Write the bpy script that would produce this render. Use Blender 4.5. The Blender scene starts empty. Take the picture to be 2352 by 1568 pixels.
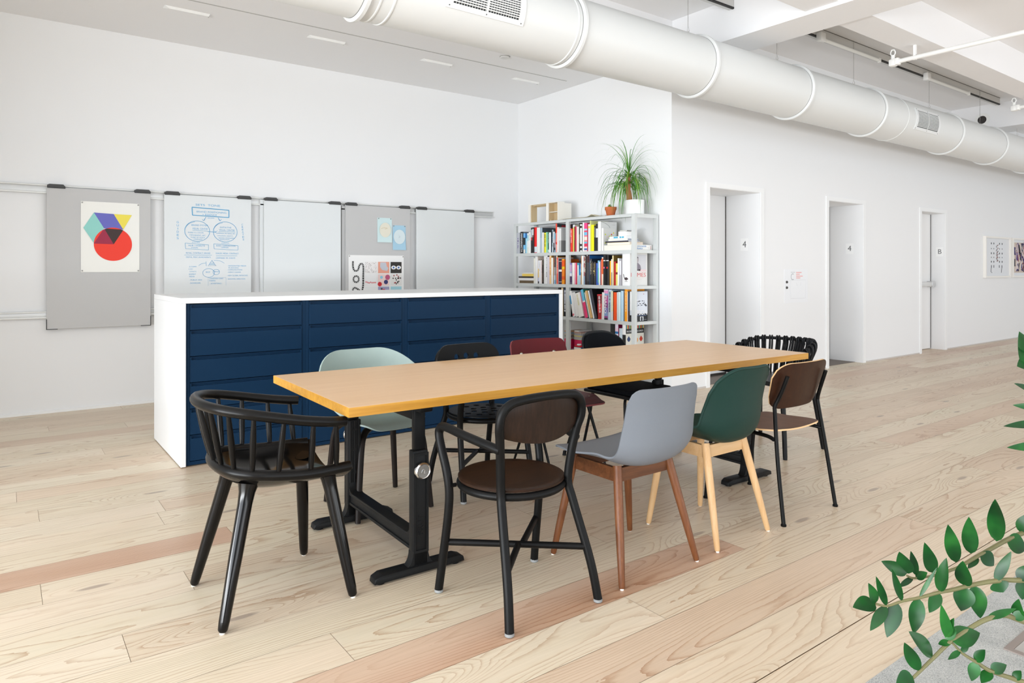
import bpy, bmesh, math, random
from mathutils import Vector, Matrix
R = math.radians
random.seed(7)
C = bpy.context.scene.collection

# ------------------------------------------------------------------ materials
def lin(h):
    v = [int(h[i:i+2], 16)/255 for i in (0, 2, 4)]
    return tuple((c/12.92 if c <= .04045 else ((c+.055)/1.055)**2.4) for c in v) + (1,)

MATS = {}
def mat(hexc, rough=.5, metal=0., spec=.5, coat=0., bump=0., bscale=200., name=None, trans=0.):
    key = (hexc, rough, metal, spec, coat, bump, bscale)
    if key in MATS: return MATS[key]
    m = bpy.data.materials.new(name or 'paint_' + hexc); m.use_nodes = True
    nt = m.node_tree; b = nt.nodes['Principled BSDF']
    b.inputs['Base Color'].default_value = lin(hexc)
    b.inputs['Roughness'].default_value = rough
    b.inputs['Metallic'].default_value = metal
    b.inputs['Specular IOR Level'].default_value = spec
    b.inputs['Coat Weight'].default_value = coat
    b.inputs['Coat Roughness'].default_value = .08
    if bump:
        tc = nt.nodes.new('ShaderNodeTexCoord'); n = nt.nodes.new('ShaderNodeTexNoise'); bp = nt.nodes.new('ShaderNodeBump')
        n.inputs['Scale'].default_value = bscale; n.inputs['Detail'].default_value = 3
        bp.inputs['Strength'].default_value = bump; bp.inputs['Distance'].default_value = .002
        nt.links.new(tc.outputs['Object'], n.inputs['Vector']); nt.links.new(n.outputs['Fac'], bp.inputs['Height'])
        nt.links.new(bp.outputs['Normal'], b.inputs['Normal'])
    MATS[key] = m
    return m

def nodes_mat(name):
    m = bpy.data.materials.new(name); m.use_nodes = True
    nt = m.node_tree
    def N(t, **kw):
        n = nt.nodes.new(t)
        for k, v in kw.items():
            if k in n.inputs: n.inputs[k].default_value = v
            else: setattr(n, k, v)
        return n
    return m, nt, N, nt.links.new, nt.nodes['Principled BSDF']

def ramp(nt, stops):
    r = nt.nodes.new('ShaderNodeValToRGB'); e = r.color_ramp.elements
    while len(e) < len(stops): e.new(.5)
    for el, (p, c) in zip(e, stops): el.position = p; el.color = lin(c) if isinstance(c, str) else c
    return r

def mth(N, L, op, a, b=None, c=None):
    n = N('ShaderNodeMath', operation=op)
    for i, v in enumerate((a, b, c)):
        if v is None: continue
        if isinstance(v, (int, float)): n.inputs[i].default_value = v
        else: L(v, n.inputs[i])
    return n.outputs[0]

def wood(name, stops, axis='X', scale=1., rough=.4, contrast=9., coat=0., amp=1., spec=.4):
    """fine straight grain along one object axis"""
    m, nt, N, L, b = nodes_mat(name)
    tc = N('ShaderNodeTexCoord'); mp = N('ShaderNodeMapping')
    sc = {'X': (1.2, 26, 26), 'Y': (26, 1.2, 26), 'Z': (26, 26, 1.2)}[axis]
    mp.inputs['Scale'].default_value = [s*scale for s in sc]
    L(tc.outputs['Object'], mp.inputs['Vector'])
    n = N('ShaderNodeTexNoise', Scale=1.6, Detail=6., Roughness=.62, Distortion=.4)
    L(mp.outputs[0], n.inputs['Vector'])
    n2 = N('ShaderNodeTexNoise', Scale=9., Detail=3., Roughness=.6)
    L(mp.outputs[0], n2.inputs['Vector'])
    v = mth(N, L, 'ADD', mth(N, L, 'MULTIPLY', n.outputs['Fac'], .7), mth(N, L, 'MULTIPLY', n2.outputs['Fac'], .3))
    v = mth(N, L, 'ADD', mth(N, L, 'MULTIPLY', mth(N, L, 'SUBTRACT', v, .5), amp), .5)
    r = ramp(nt, stops); L(v, r.inputs['Fac']); L(r.outputs['Color'], b.inputs['Base Color'])
    b.inputs['Roughness'].default_value = rough
    b.inputs['Specular IOR Level'].default_value = spec
    b.inputs['Coat Weight'].default_value = coat; b.inputs['Coat Roughness'].default_value = .12
    return m

# ------------------------------------------------------------------ mesh builder
class MB:
    def __init__(s): s.v = []; s.f = []; s.m = []; s.mats = []
    def mi(s, m):
        if m not in s.mats: s.mats.append(m)
        return s.mats.index(m)
    def add(s, vs, fs, m):
        o = len(s.v); k = s.mi(m)
        s.v += [tuple(v) for v in vs]
        s.f += [tuple(i+o for i in f) for f in fs]
        s.m += [k]*len(fs)
    def box(s, lo, hi, m, M=None):
        x0, y0, z0 = lo; x1, y1, z1 = hi
        vs = [(x0,y0,z0),(x1,y0,z0),(x1,y1,z0),(x0,y1,z0),(x0,y0,z1),(x1,y0,z1),(x1,y1,z1),(x0,y1,z1)]
        if M: vs = [M @ Vector(v) for v in vs]
        s.add(vs, [(3,2,1,0),(4,5,6,7),(0,1,5,4),(1,2,6,5),(2,3,7,6),(3,0,4,7)], m)
    def rbox(s, lo, hi, r, m, M=None, seg=2):
        bm = bmesh.new(); bmesh.ops.create_cube(bm, size=1)
        for v in bm.verts:
            v.co = Vector([lo[i] + (v.co[i]+.5)*(hi[i]-lo[i]) for i in range(3)])
        bmesh.ops.bevel(bm, geom=bm.edges[:], offset=r, segments=seg, profile=.5, affect='EDGES')
        s.bm(bm, m, M)
    def bm(s, bm, m, M=None):
        bm.verts.index_update()
        vs = [(M @ v.co if M else v.co.copy()) for v in bm.verts]
        s.add(vs, [[v.index for v in f.verts] for f in bm.faces], m); bm.free()
    def tube(s, pts, r, m, seg=12, sub=6, closed=False, caps=True, sy=1., up=None):
        """smooth tube through points; r a number or one radius per point; sy squashes the section"""
        P = [Vector(p) for p in pts]; n = len(P)
        rad = list(r) if isinstance(r, (list, tuple)) else [r]*n
        if sub > 1 and n > 2:
            Q = []; RR = []
            cnt = n if closed else n-1
            for i in range(cnt):
                g = lambda k: P[k % n] if closed else P[max(0, min(n-1, k))]
                p0, p1, p2, p3 = g(i-1), g(i), g(i+1), g(i+2)
                for k in range(sub):
                    t = k/sub
                    Q.append(.5*((2*p1) + (p2-p0)*t + (2*p0-5*p1+4*p2-p3)*t*t + (3*p1-p0-3*p2+p3)*t**3))
                    RR.append(rad[i] + (rad[(i+1) % n]-rad[i])*t)
            if not closed: Q.append(P[-1]); RR.append(rad[-1])
            P, rad, n = Q, RR, len(Q)
        tang = []
        for i in range(n):
            a = P[(i-1) % n] if closed or i > 0 else P[0]
            b = P[(i+1) % n] if closed or i < n-1 else P[-1]
            tang.append((b-a).normalized())
        u = Vector(up) if up else Vector((0, 0, 1))
        if abs(u.dot(tang[0])) > .95: u = Vector((0, 1, 0)) if not up else Vector((1, 0, 0))
        vs = []
        for i in range(n):
            t = tang[i]
            u = (u - t*u.dot(t)).normalized(); w = t.cross(u)
            for k in range(seg):
                a = 2*math.pi*k/seg
                vs.append(P[i] + (w*math.cos(a)*sy + u*math.sin(a))*rad[i])
        fs = []
        for i in range(n if closed else n-1):
            j = (i+1) % n
            for k in range(seg):
                l = (k+1) % seg
                fs.append((i*seg+k, i*seg+l, j*seg+l, j*seg+k))
        if caps and not closed:
            fs.append(tuple(range(seg))[::-1]); fs.append(tuple((n-1)*seg+k for k in range(seg)))
        s.add(vs, fs, m)
    def lathe(s, prof, m, c=(0,0,0), seg=28, M=None, cap=True):
        vs = []; fs = []
        for r, z in prof:
            for k in range(seg):
                a = 2*math.pi*k/seg
                v = Vector((r*math.cos(a), r*math.sin(a), z))
                vs.append((M @ v if M else v) + Vector(c))
        for i in range(len(prof)-1):
            for k in range(seg):
                l = (k+1) % seg
                fs.append((i*seg+k, i*seg+l, (i+1)*seg+l, (i+1)*seg+k))
        if cap:
            fs.append(tuple(range(seg))[::-1]); fs.append(tuple((len(prof)-1)*seg+k for k in range(seg)))
        s.add(vs, fs, m)
    def prism(s, poly, t, m, M=None):
        """polygon in local xy extruded along local z by t, mapped by M"""
        n = len(poly)
        vs = [Vector((x, y, 0)) for x, y in poly] + [Vector((x, y, t)) for x, y in poly]
        if M: vs = [M @ v for v in vs]
        s.add(vs, [tuple(range(n))[::-1], tuple(range(n, 2*n))] + [(i, (i+1) % n, n+(i+1) % n, n+i) for i in range(n)], m)
    def grid(s, fn, nu, nv, m):
        vs = [fn(i/nu, j/nv) for j in range(nv+1) for i in range(nu+1)]
        w = nu+1
        s.add(vs, [(j*w+i, j*w+i+1, (j+1)*w+i+1, (j+1)*w+i) for j in range(nv) for i in range(nu)], m)
    def sheet(s, fn, nu, nv, t, m, m2=None, medge=None):
        """grid with thickness t (closed edges)"""
        m2 = m2 or m; medge = medge or m
        G = [[Vector(fn(i/nu, j/nv)) for i in range(nu+1)] for j in range(nv+1)]
        Nn = [[None]*(nu+1) for _ in range(nv+1)]
        for j in range(nv+1):
            for i in range(nu+1):
                a = G[j][min(nu, i+1)]-G[j][max(0, i-1)]; b = G[min(nv, j+1)][i]-G[max(0, j-1)][i]
                Nn[j][i] = a.cross(b).normalized()
        w = nu+1; top = []; bot = []
        for j in range(nv+1):
            for i in range(nu+1):
                top.append(G[j][i]+Nn[j][i]*t/2); bot.append(G[j][i]-Nn[j][i]*t/2)
        q = [(j*w+i, j*w+i+1, (j+1)*w+i+1, (j+1)*w+i) for j in range(nv) for i in range(nu)]
        s.add(top, q, m); s.add(bot, [f[::-1] for f in q], m2)
        ring = [i for i in range(nu)] + [j*w+nu for j in range(nv)] + [nv*w+nu-i for i in range(nu)] + [(nv-j)*w for j in range(nv)]
        k = len(ring)
        vs = [top[i] for i in ring] + [bot[i] for i in ring]
        s.add(vs, [(i, k+i, k+(i+1) % k, (i+1) % k) for i in range(k)], medge)
    def build(s, name, parent=None, loc=None, angle=38, flat=False, weld=False):
        me = bpy.data.meshes.new(name); me.from_pydata(s.v, [], s.f)
        for m in s.mats: me.materials.append(m)
        me.polygons.foreach_set('material_index', s.m)
        if weld:
            bm = bmesh.new(); bm.from_mesh(me)
            bmesh.ops.remove_doubles(bm, verts=bm.verts, dist=1e-5); bm.to_mesh(me); bm.free()
        me.update()
        if not flat:
            me.polygons.foreach_set('use_smooth', [True]*len(me.polygons))
            me.set_sharp_from_angle(angle=R(angle))
        o = bpy.data.objects.new(name, me); C.objects.link(o)
        if parent: o.parent = parent
        if loc: o.location = loc
        return o

def empty(name, label, cat, loc=(0,0,0), rz=0, group=None):
    o = bpy.data.objects.new(name, None); C.objects.link(o); o.empty_display_size = .1
    o.location = loc; o.rotation_euler = (0, 0, R(rz)); o['label'] = label; o['category'] = cat
    if group: o['group'] = group
    return o
def tag(o, label, cat, group=None, kind=None):
    o['label'] = label; o['category'] = cat
    if group: o['group'] = group
    if kind: o['kind'] = kind
    return o
def struct(o, label=None):
    o['kind'] = 'structure'
    if label: o['label'] = label
    return o

def basis(x, y, z, loc):
    M = Matrix((x, y, z)).transposed().to_4x4(); M.translation = Vector(loc); return M
FRONT = ((1,0,0), (0,0,1), (0,-1,0))      # a face looking towards -Y
WEST = ((0,-1,0), (0,0,1), (-1,0,0))      # a face looking towards -X
SPINE = ((0,0,-1), (0,-1,0), (-1,0,0))    # book title reading downwards on a face looking towards -X

GLYPHS = {}
def glyphs(s, size, bold=0., ext=.0002):
    """outline of a line of lettering as plain mesh data (x right, y up, centred)"""
    key = (s, size, bold, ext)
    if key not in GLYPHS:
        cu = bpy.data.curves.new('lettering', 'FONT'); cu.body = s; cu.size = size; cu.align_x = 'CENTER'; cu.align_y = 'CENTER'
        cu.extrude = ext; cu.offset = bold; cu.resolution_u = 3
        o = bpy.data.objects.new('lettering', cu); C.objects.link(o)
        me = bpy.data.meshes.new_from_object(o.evaluated_get(bpy.context.evaluated_depsgraph_get()))
        GLYPHS[key] = ([v.co.copy() for v in me.vertices], [tuple(p.vertices) for p in me.polygons])
        bpy.data.objects.remove(o); bpy.data.curves.remove(cu); bpy.data.meshes.remove(me)
    return GLYPHS[key]
def letters(b, s, size, fr, loc, m, width=None, bold=0., ext=.0002):
    vs, fs = glyphs(s, size, bold, ext)
    k = 1.
    if width and vs:
        xs = [v.x for v in vs]; k = min(1.6, width/max(1e-5, max(xs)-min(xs)))
    M = basis(*fr, loc)
    b.add([M @ Vector((v.x*k, v.y, v.z)) for v in vs], fs, m)
def text(name, s, size, fr, loc, m, parent, width=None, bold=0., ext=.0002):
    """lettering as a mesh child of parent; loc in the parent's space; width stretches the line to that length"""
    b = MB(); letters(b, s, size, fr, loc, m, width, bold, ext); return b.build(name, parent, flat=True)

WHITE = mat('ecedee', .55, bump=.03, bscale=120, name='white_wall_paint')
CEIL = mat('efeff0', .7, name='ceiling_paint')
TRIMW = mat('f0f1f1', .38, name='white_trim')
BLACKM = mat('0d0d0d', .42, spec=.16, name='black_powder_coat')
CHROME = mat('d8d8d8', .12, 1., name='chrome')

# ------------------------------------------------------------------ room shell
YL, YR, XS = 7.2, 4.63, 5.42
def wallbox(name, lo, hi, label, m=None):
    b = MB(); b.box(lo, hi, m or WHITE); return struct(b.build(name, flat=True), label)
wallbox('wall_back', (-1.6, YL, 0), (XS+.12, YL+.12, 3.41), 'long white wall carrying the rail of sliding boards')
wallbox('wall_shelf', (XS, YR, 0), (XS+.12, YL, 3.75), 'white wall behind the bookshelf')
wallbox('wall_left', (-1.72, 4.6, 0), (-1.6, YL+.12, 3.75), 'short white wall at the left end of the board wall')
# wall with the three recessed doors
DOORS = [(6.02, 6.925, .46), (8.39, 9.25, .465), (10.985, 11.79, .2)]
DH = 2.115
b = MB(); xs = XS+.12
for x0, x1, d in DOORS:
    b.box((xs, YR, 0), (x0, YR+.5, 3.75), WHITE); b.box((x0, YR, DH), (x1, YR+.5, 3.75), WHITE); xs = x1
b.box((xs, YR, 0), (19, YR+.5, 3.75), WHITE)
struct(b.build('wall_right', flat=True), 'white wall with three recessed doors')
b = MB()
b.box((-1.6, YR, 3.405), (XS, YL, 3.75), CEIL)
b.box((-5, -6, 3.75), (19, YR+.5, 3.9), CEIL)
struct(b.build('ceiling', flat=True), 'white ceiling, lower over the shelf area')
for i, (lo, hi) in enumerate((((5.43, -6, 3.38), (5.88, YR, 3.7499)), ((12.03, -6, 3.38), (12.59, YR, 3.7499)),
                              ((-5, 2.905, 3.41), (5.43, 3.195, 3.7499)), ((5.88, 2.905, 3.41), (12.03, 3.195, 3.7499)),
                              ((-5, -.6, 3.41), (5.43, -.3, 3.7499)), ((5.88, -.6, 3.41), (12.03, -.3, 3.7499)))):
    b = MB(); b.box(lo, hi, CEIL); struct(b.build('ceiling_beam', flat=True), 'white ceiling beam')
# thin light slot, recessed wedge lights, detector in the low ceiling
b = MB(); b.box((-.5, 5.975, 3.4035), (5.2, 5.992, 3.4055), mat('b9b9b7', .8)); struct(b.build('trim_slot', flat=True), 'thin grey slot in the low ceiling')
baseL = MB(); baseL.box((-1.6, YL-.012, 0), (XS, YL, .022), TRIMW); struct(baseL.build('baseboard_left', flat=True))
b = MB(); xs = XS+.0
for x0, x1, d in DOORS:
    b.box((xs, YR-.008, 0), (x0-.07, YR, .018), mat('c9c2bc', .6)); xs = x1+.07
b.box((xs, YR-.008, 0), (19, YR, .018), mat('c9c2bc', .6)); struct(b.build('baseboard_right', flat=True))
DOORM = mat('e9e9e9', .45, name='door_paint'); GAP = mat('3a3532', .8)
for i, (x0, x1, d) in enumerate(DOORS):
    o = MB()
    o.box((x0, YR+d, .012), (x1, YR+d+.03, DH-.001), DOORM)
    leaf = struct(o.build('door_%d' % (i+1), flat=True), ('white lift door in the recess nearest the bookshelf', 'white lift door in the middle recess', 'white door with a push bar at the far end')[i])
    g = MB(); g.box((x1-.012, YR+d-.004, .01), (x1-.001, YR+d-.0005, DH-.002), GAP); g.build('door_gap', leaf, flat=True)
    if i < 2:
        g = MB(); g.box((x0, YR+d-.004, .001), (x1, YR+d-.0005, .03), mat('26221f', .6)); g.build('door_foot_shadow', leaf, flat=True)  # dark strip painted as the threshold shadow along the door foot
        g = MB(); g.box((x0+.001, YR+.1, .0008), (x1-.001, YR+d-.005, .003), mat('6b6057', .5)); g.build('door_threshold', leaf, flat=True)
    t = MB(); w = .066; p = .012
    t.box((x0-w, YR-p, 0), (x0-.004, YR-.0005, DH+.055), TRIMW); t.box((x1+.004, YR-p, 0), (x1+w, YR-.0005, DH+.055), TRIMW)
    t.box((x0-.004, YR-p, DH+.004), (x1+.004, YR-.0005, DH+.055), TRIMW)
    struct(t.build('trim_%d' % (i+1), flat=True), 'white door frame')
# push bar on the far door
lf = bpy.data.objects['door_3']
b = MB(); b.rbox((10.99, YR+.13, .985), (11.7, YR+.19, 1.055), .008, mat('dcdcda', .3, .3)); b.rbox((11.66, YR+.12, .975), (11.76, YR+.199, 1.065), .006, mat('c9cacb', .3, .4))
b.build('door_handle', lf)
b = MB(); b.rbox((11.2, YR+.185, .22), (11.4, YR+.199, .4), .004, mat('e8a08a', .5)); b.build('door_plate', lf)

# ------------------------------------------------------------------ plank floor
def floor_material():
    m, nt, N, L, b = nodes_mat('washed_pine_planks')
    uv = N('ShaderNodeUVMap'); uv.uv_map = 'UVMap'
    ca = N('ShaderNodeVertexColor'); ca.layer_name = 'plank'
    sep = N('ShaderNodeSeparateColor'); L(ca.outputs['Color'], sep.inputs[0])
    seed, tint, kind = sep.outputs[0], sep.outputs[1], sep.outputs[2]
    sx = N('ShaderNodeSeparateXYZ'); L(uv.outputs[0], sx.inputs[0])
    u, v = sx.outputs[0], sx.outputs[1]
    def coord(su, sv, zs=31.):
        c = N('ShaderNodeCombineXYZ')
        L(mth(N, L, 'MULTIPLY', u, su), c.inputs[0]); L(mth(N, L, 'MULTIPLY', v, sv), c.inputs[1]); L(mth(N, L, 'MULTIPLY', seed, zs), c.inputs[2])
        return c.outputs[0]
    # knots, and the rings bending round them
    kc = N('ShaderNodeCombineXYZ'); L(mth(N, L, 'ADD', mth(N, L, 'MULTIPLY', u, 1.3), mth(N, L, 'MULTIPLY', seed, 83.)), kc.inputs[0]); L(mth(N, L, 'MULTIPLY', v, 5.2), kc.inputs[1])
    kn = N('ShaderNodeTexVoronoi', Scale=1.); kn.voronoi_dimensions = '2D'; L(kc.outputs[0], kn.inputs['Vector'])
    kr = N('ShaderNodeSeparateColor'); L(kn.outputs['Color'], kr.inputs[0])
    has = mth(N, L, 'GREATER_THAN', kr.outputs[0], .84)
    def fall(d0, d1):
        k = N('ShaderNodeMapRange'); k.interpolation_type = 'SMOOTHSTEP'
        k.inputs[1].default_value = d0; k.inputs[2].default_value = d1; k.inputs[3].default_value = 1.; k.inputs[4].default_value = 0.
        L(kn.outputs['Distance'], k.inputs[0]); return mth(N, L, 'MULTIPLY', k.outputs[0], has)
    kmask = fall(.045, .1); kwide = fall(.05, .5)
    # growth rings: contour lines of a long stretched field
    n1 = N('ShaderNodeTexNoise', Scale=1., Detail=1.5, Roughness=.4); L(coord(.6, 4.2), n1.inputs['Vector'])
    n2 = N('ShaderNodeTexNoise', Scale=1., Detail=4., Roughness=.6); L(coord(5., 22.), n2.inputs['Vector'])
    vv = mth(N, L, 'SUBTRACT', v, .1)
    bow = mth(N, L, 'MULTIPLY', mth(N, L, 'MULTIPLY', vv, vv), 30.)
    lin_ = mth(N, L, 'MULTIPLY', v, mth(N, L, 'MULTIPLY', mth(N, L, 'SUBTRACT', kind, .35), 16.))
    fld = mth(N, L, 'ADD', mth(N, L, 'MULTIPLY', n1.outputs['Fac'], 3.2), mth(N, L, 'ADD', lin_, bow))
    fld = mth(N, L, 'ADD', fld, mth(N, L, 'MULTIPLY', n2.outputs['Fac'], .16))
    fld = mth(N, L, 'ADD', fld, mth(N, L, 'MULTIPLY', kwide, .9))
    rings = mth(N, L, 'FRACT', mth(N, L, 'MULTIPLY', fld, 6.5))
    late = mth(N, L, 'POWER', rings, 2.6)
    fib = N('ShaderNodeTexNoise', Scale=1., Detail=5., Roughness=.65); L(coord(4., 120.), fib.inputs['Vector'])
    patch = N('ShaderNodeTexNoise', Scale=1., Detail=2.); L(coord(.7, 3.), patch.inputs['Vector'])
    base = ramp(nt, [(0, 'e0d5c2'), (.22, 'dbcfb9'), (.42, 'd7c6b0'), (.6, 'd1bca6'), (.78, 'cbae98'), (1, 'c09a80')])
    L(mth(N, L, 'MULTIPLY', tint, mth(N, L, 'ADD', mth(N, L, 'MULTIPLY', patch.outputs['Fac'], 1.1), .4)), base.inputs['Fac'])
    mixa = N('ShaderNodeMix', data_type='RGBA', blend_type='MULTIPLY'); L(base.outputs[0], mixa.inputs['A'])
    rc = ramp(nt, [(0, (1, 1, 1, 1)), (.4, (.98, .965, .94, 1)), (1, (.66, .51, .41, 1))]); L(late, rc.inputs['Fac']); L(rc.outputs[0], mixa.inputs['B'])
    fa = N('ShaderNodeMath', operation='ADD', use_clamp=True); L(mth(N, L, 'MULTIPLY', mth(N, L, 'SUBTRACT', patch.outputs['Fac'], .3), 2.), fa.inputs[0]); fa.inputs[1].default_value = .3; L(fa.outputs[0], mixa.inputs['Factor'])
    mixb = N('ShaderNodeMix', data_type='RGBA', blend_type='MULTIPLY'); L(mixa.outputs['Result'], mixb.inputs['A'])
    rf = ramp(nt, [(.3, (.9, .875, .84, 1)), (.7, (1.04, 1.03, 1.02, 1))]); L(fib.outputs['Fac'], rf.inputs['Fac']); L(rf.outputs[0], mixb.inputs['B']); mixb.inputs['Factor'].default_value = .8
    mixc = N('ShaderNodeMix', data_type='RGBA', blend_type='MULTIPLY'); L(mixb.outputs['Result'], mixc.inputs['A'])
    rp = ramp(nt, [(.3, (1.02, .98, .97, 1)), (.7, (.97, .99, .98, 1))]); L(patch.outputs['Fac'], rp.inputs['Fac']); L(rp.outputs[0], mixc.inputs['B']); mixc.inputs['Factor'].default_value = 1.
    mixd = N('ShaderNodeMix', data_type='RGBA'); L(mixc.outputs['Result'], mixd.inputs['A']); mixd.inputs['B'].default_value = lin('86746a')
    L(mth(N, L, 'MULTIPLY', kmask, .6), mixd.inputs['Factor'])
    L(mixd.outputs['Result'], b.inputs['Base Color'])
    b.inputs['Roughness'].default_value = .36
    b.inputs['Specular IOR Level'].default_value = .42
    return m
FLOORM = floor_material()
W = .2064; Y0 = 1.2325
def plank_floor():
    rnd = random.Random(21)
    me = bpy.data.meshes.new('floor'); vs = []; fs = []; uvs = []; cols = []; mi = []
    special = {3: {'cuts': [(-3.2, 2.655), (2.655, 5.2)], 't': [.86, .35]}, 10: {'cuts': [(-2.5, .87), (.87, 3.6)], 't': [.84, .25]},
               2: {'cuts': [(-2, 1.898), (1.898, 4.9)], 't': [.14, .33]}, 4: {'cuts': [(-2, .9), (.9, 3.4)], 't': [.2, .18]},
               9: {'cuts': [(-3, .12), (.12, 3.1)], 't': [.28, .2]}, 8: {'cuts': [(-2, .6), (.6, 3.5)], 't': [.12, .38]},
               14: {'cuts': [(-2, .147), (.147, 4)], 't': [.3, .15]}, 12: {'cuts': [(-2, .636), (.636, 4)], 't': [.2, .2]}}
    g = .0007
    for k in range(-26, 30):
        y0 = Y0 + k*W; y1 = y0 + W
        if y0 > YL: break
        yb = min(y1, YL)
        segs = []
        x = -6 + rnd.random()*2
        sp = special.get(k)
        if sp and 'cuts' in sp:
            for (a, c), t in zip(sp['cuts'], sp['t']): segs.append((a, c, t))
            x2 = sp['cuts'][0][0]
            while x2 > -6: segs.append((x2-2.6, x2, rnd.random()*.55)); x2 -= 2.6
            x = sp['cuts'][-1][1]
        while x < 19:
            l = 1.9 + rnd.random()*1.9
            t = rnd.choice((.05, .12, .18, .22, .26, .3, .36, .42, .48)) if rnd.random() < .94 else .6
            t += max(0, min(.14, (x-2.5)*.03))
            segs.append((x, x+l, min(t, .97))); x += l
        for a, c, t in segs:
            n = len(vs); gy = .0018 if k == 0 else g
            yy0 = y0 + (gy*1.6 if k == 0 else g)
            vs += [(a+g, yy0, 0), (c-g, yy0, 0), (c-g, yb-g, 0), (a+g, yb-g, 0)]
            fs.append((n, n+1, n+2, n+3)); mi.append(0)
            s = rnd.random()*9; du = rnd.random()*40
            uvs += [(a+du, 0), (c+du, 0), (c+du, yb-y0), (a+du, yb-y0)]
            kd = .35 if rnd.random() < .45 else rnd.random()
            cols += [(s/9, t, kd, 1)]*4
    n = len(vs)
    vs += [(-6, -6, -.004), (19, -6, -.004), (19, YL, -.004), (-6, YL, -.004)]
    fs.append((n, n+1, n+2, n+3)); mi.append(1); uvs += [(0, 0)]*4; cols += [(0, 0, 0, 1)]*4
    me.from_pydata(vs, [], fs)
    ul = me.uv_layers.new(name='UVMap')
    for i, uvv in enumerate(uvs): ul.data[i].uv = uvv
    ca = me.color_attributes.new('plank', 'FLOAT_COLOR', 'CORNER')
    for i, c in enumerate(cols): ca.data[i].color = c
    me.materials.append(FLOORM); me.materials.append(mat('96785a', .8))
    me.polygons.foreach_set('material_index', mi)
    o = bpy.data.objects.new('floor', me); C.objects.link(o)
    return struct(o, 'pale pine plank floor')
plank_floor()
# ------------------------------------------------------------------ table
OAKTOP = wood('oak_veneer', [(.25, 'cba273'), (.5, 'd5ae82'), (.75, 'ddb990')], 'X', .55, .33, amp=.9)
OAKEDGE = wood('oak_edge', [(.3, 'a87422'), (.5, 'bb8730'), (.7, 'ca9840')], 'X', .8, .45)
TB = empty('work_table', 'long oak-topped table on black height-adjustable legs, ringed by chairs', 'table', (2.5, 2.825, 0), -1.5)
TL, TW, TZ = 1.4675, .478, .735
b = MB(); b.rbox((-TL+.0015, -TW+.0015, TZ-.036), (TL-.0015, TW-.0015, TZ), .0012, OAKTOP, seg=1); b.build('tabletop', TB, flat=True)
b = MB()
for lo, hi in (((-TL, -TW, TZ-.036), (TL, -TW+.002, TZ-.0008)), ((-TL, TW-.002, TZ-.036), (TL, TW, TZ-.0008)), ((-TL, -TW+.002, TZ-.036), (-TL+.002, TW-.002, TZ-.0008)), ((TL-.002, -TW+.002, TZ-.036), (TL, TW-.002, TZ-.0008))):
    b.box(lo, hi, OAKEDGE)
b.build('edge_band', TB, flat=True)
CAST = mat('161718', .45, spec=.18, bump=.15, bscale=600, name='cast_black_metal')
CAST2 = mat('0f1011', .4, spec=.18, name='inner_column_black')
def foot(b, x, y):
    poly = [(-.205, .008), (-.2, .03), (-.17, .04), (.17, .04), (.2, .03), (.205, .008)]
    bm = bmesh.new()
    vs = []
    for sy in (-1, 1):
        for px, pz in poly:
            wy = .033 if abs(px) < .18 else .027
            vs.append(bm.verts.new((x+px, y+sy*wy, pz)))
    n = len(poly)
    bm.faces.new(vs[:n]); bm.faces.new(vs[n:][::-1])
    for i in range(n): bm.faces.new((vs[i], vs[n+i], vs[n+(i+1) % n], vs[(i+1) % n]))
    bmesh.ops.recalc_face_normals(bm, faces=bm.faces)
    bmesh.ops.bevel(bm, geom=bm.edges[:], offset=.004, segments=2, profile=.5, affect='EDGES')
    b.bm(bm, CAST)
    for px in (-.17, .17): b.lathe([(.018, 0), (.018, .012)], CAST2, (x+px, y, 0), 12)
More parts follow.
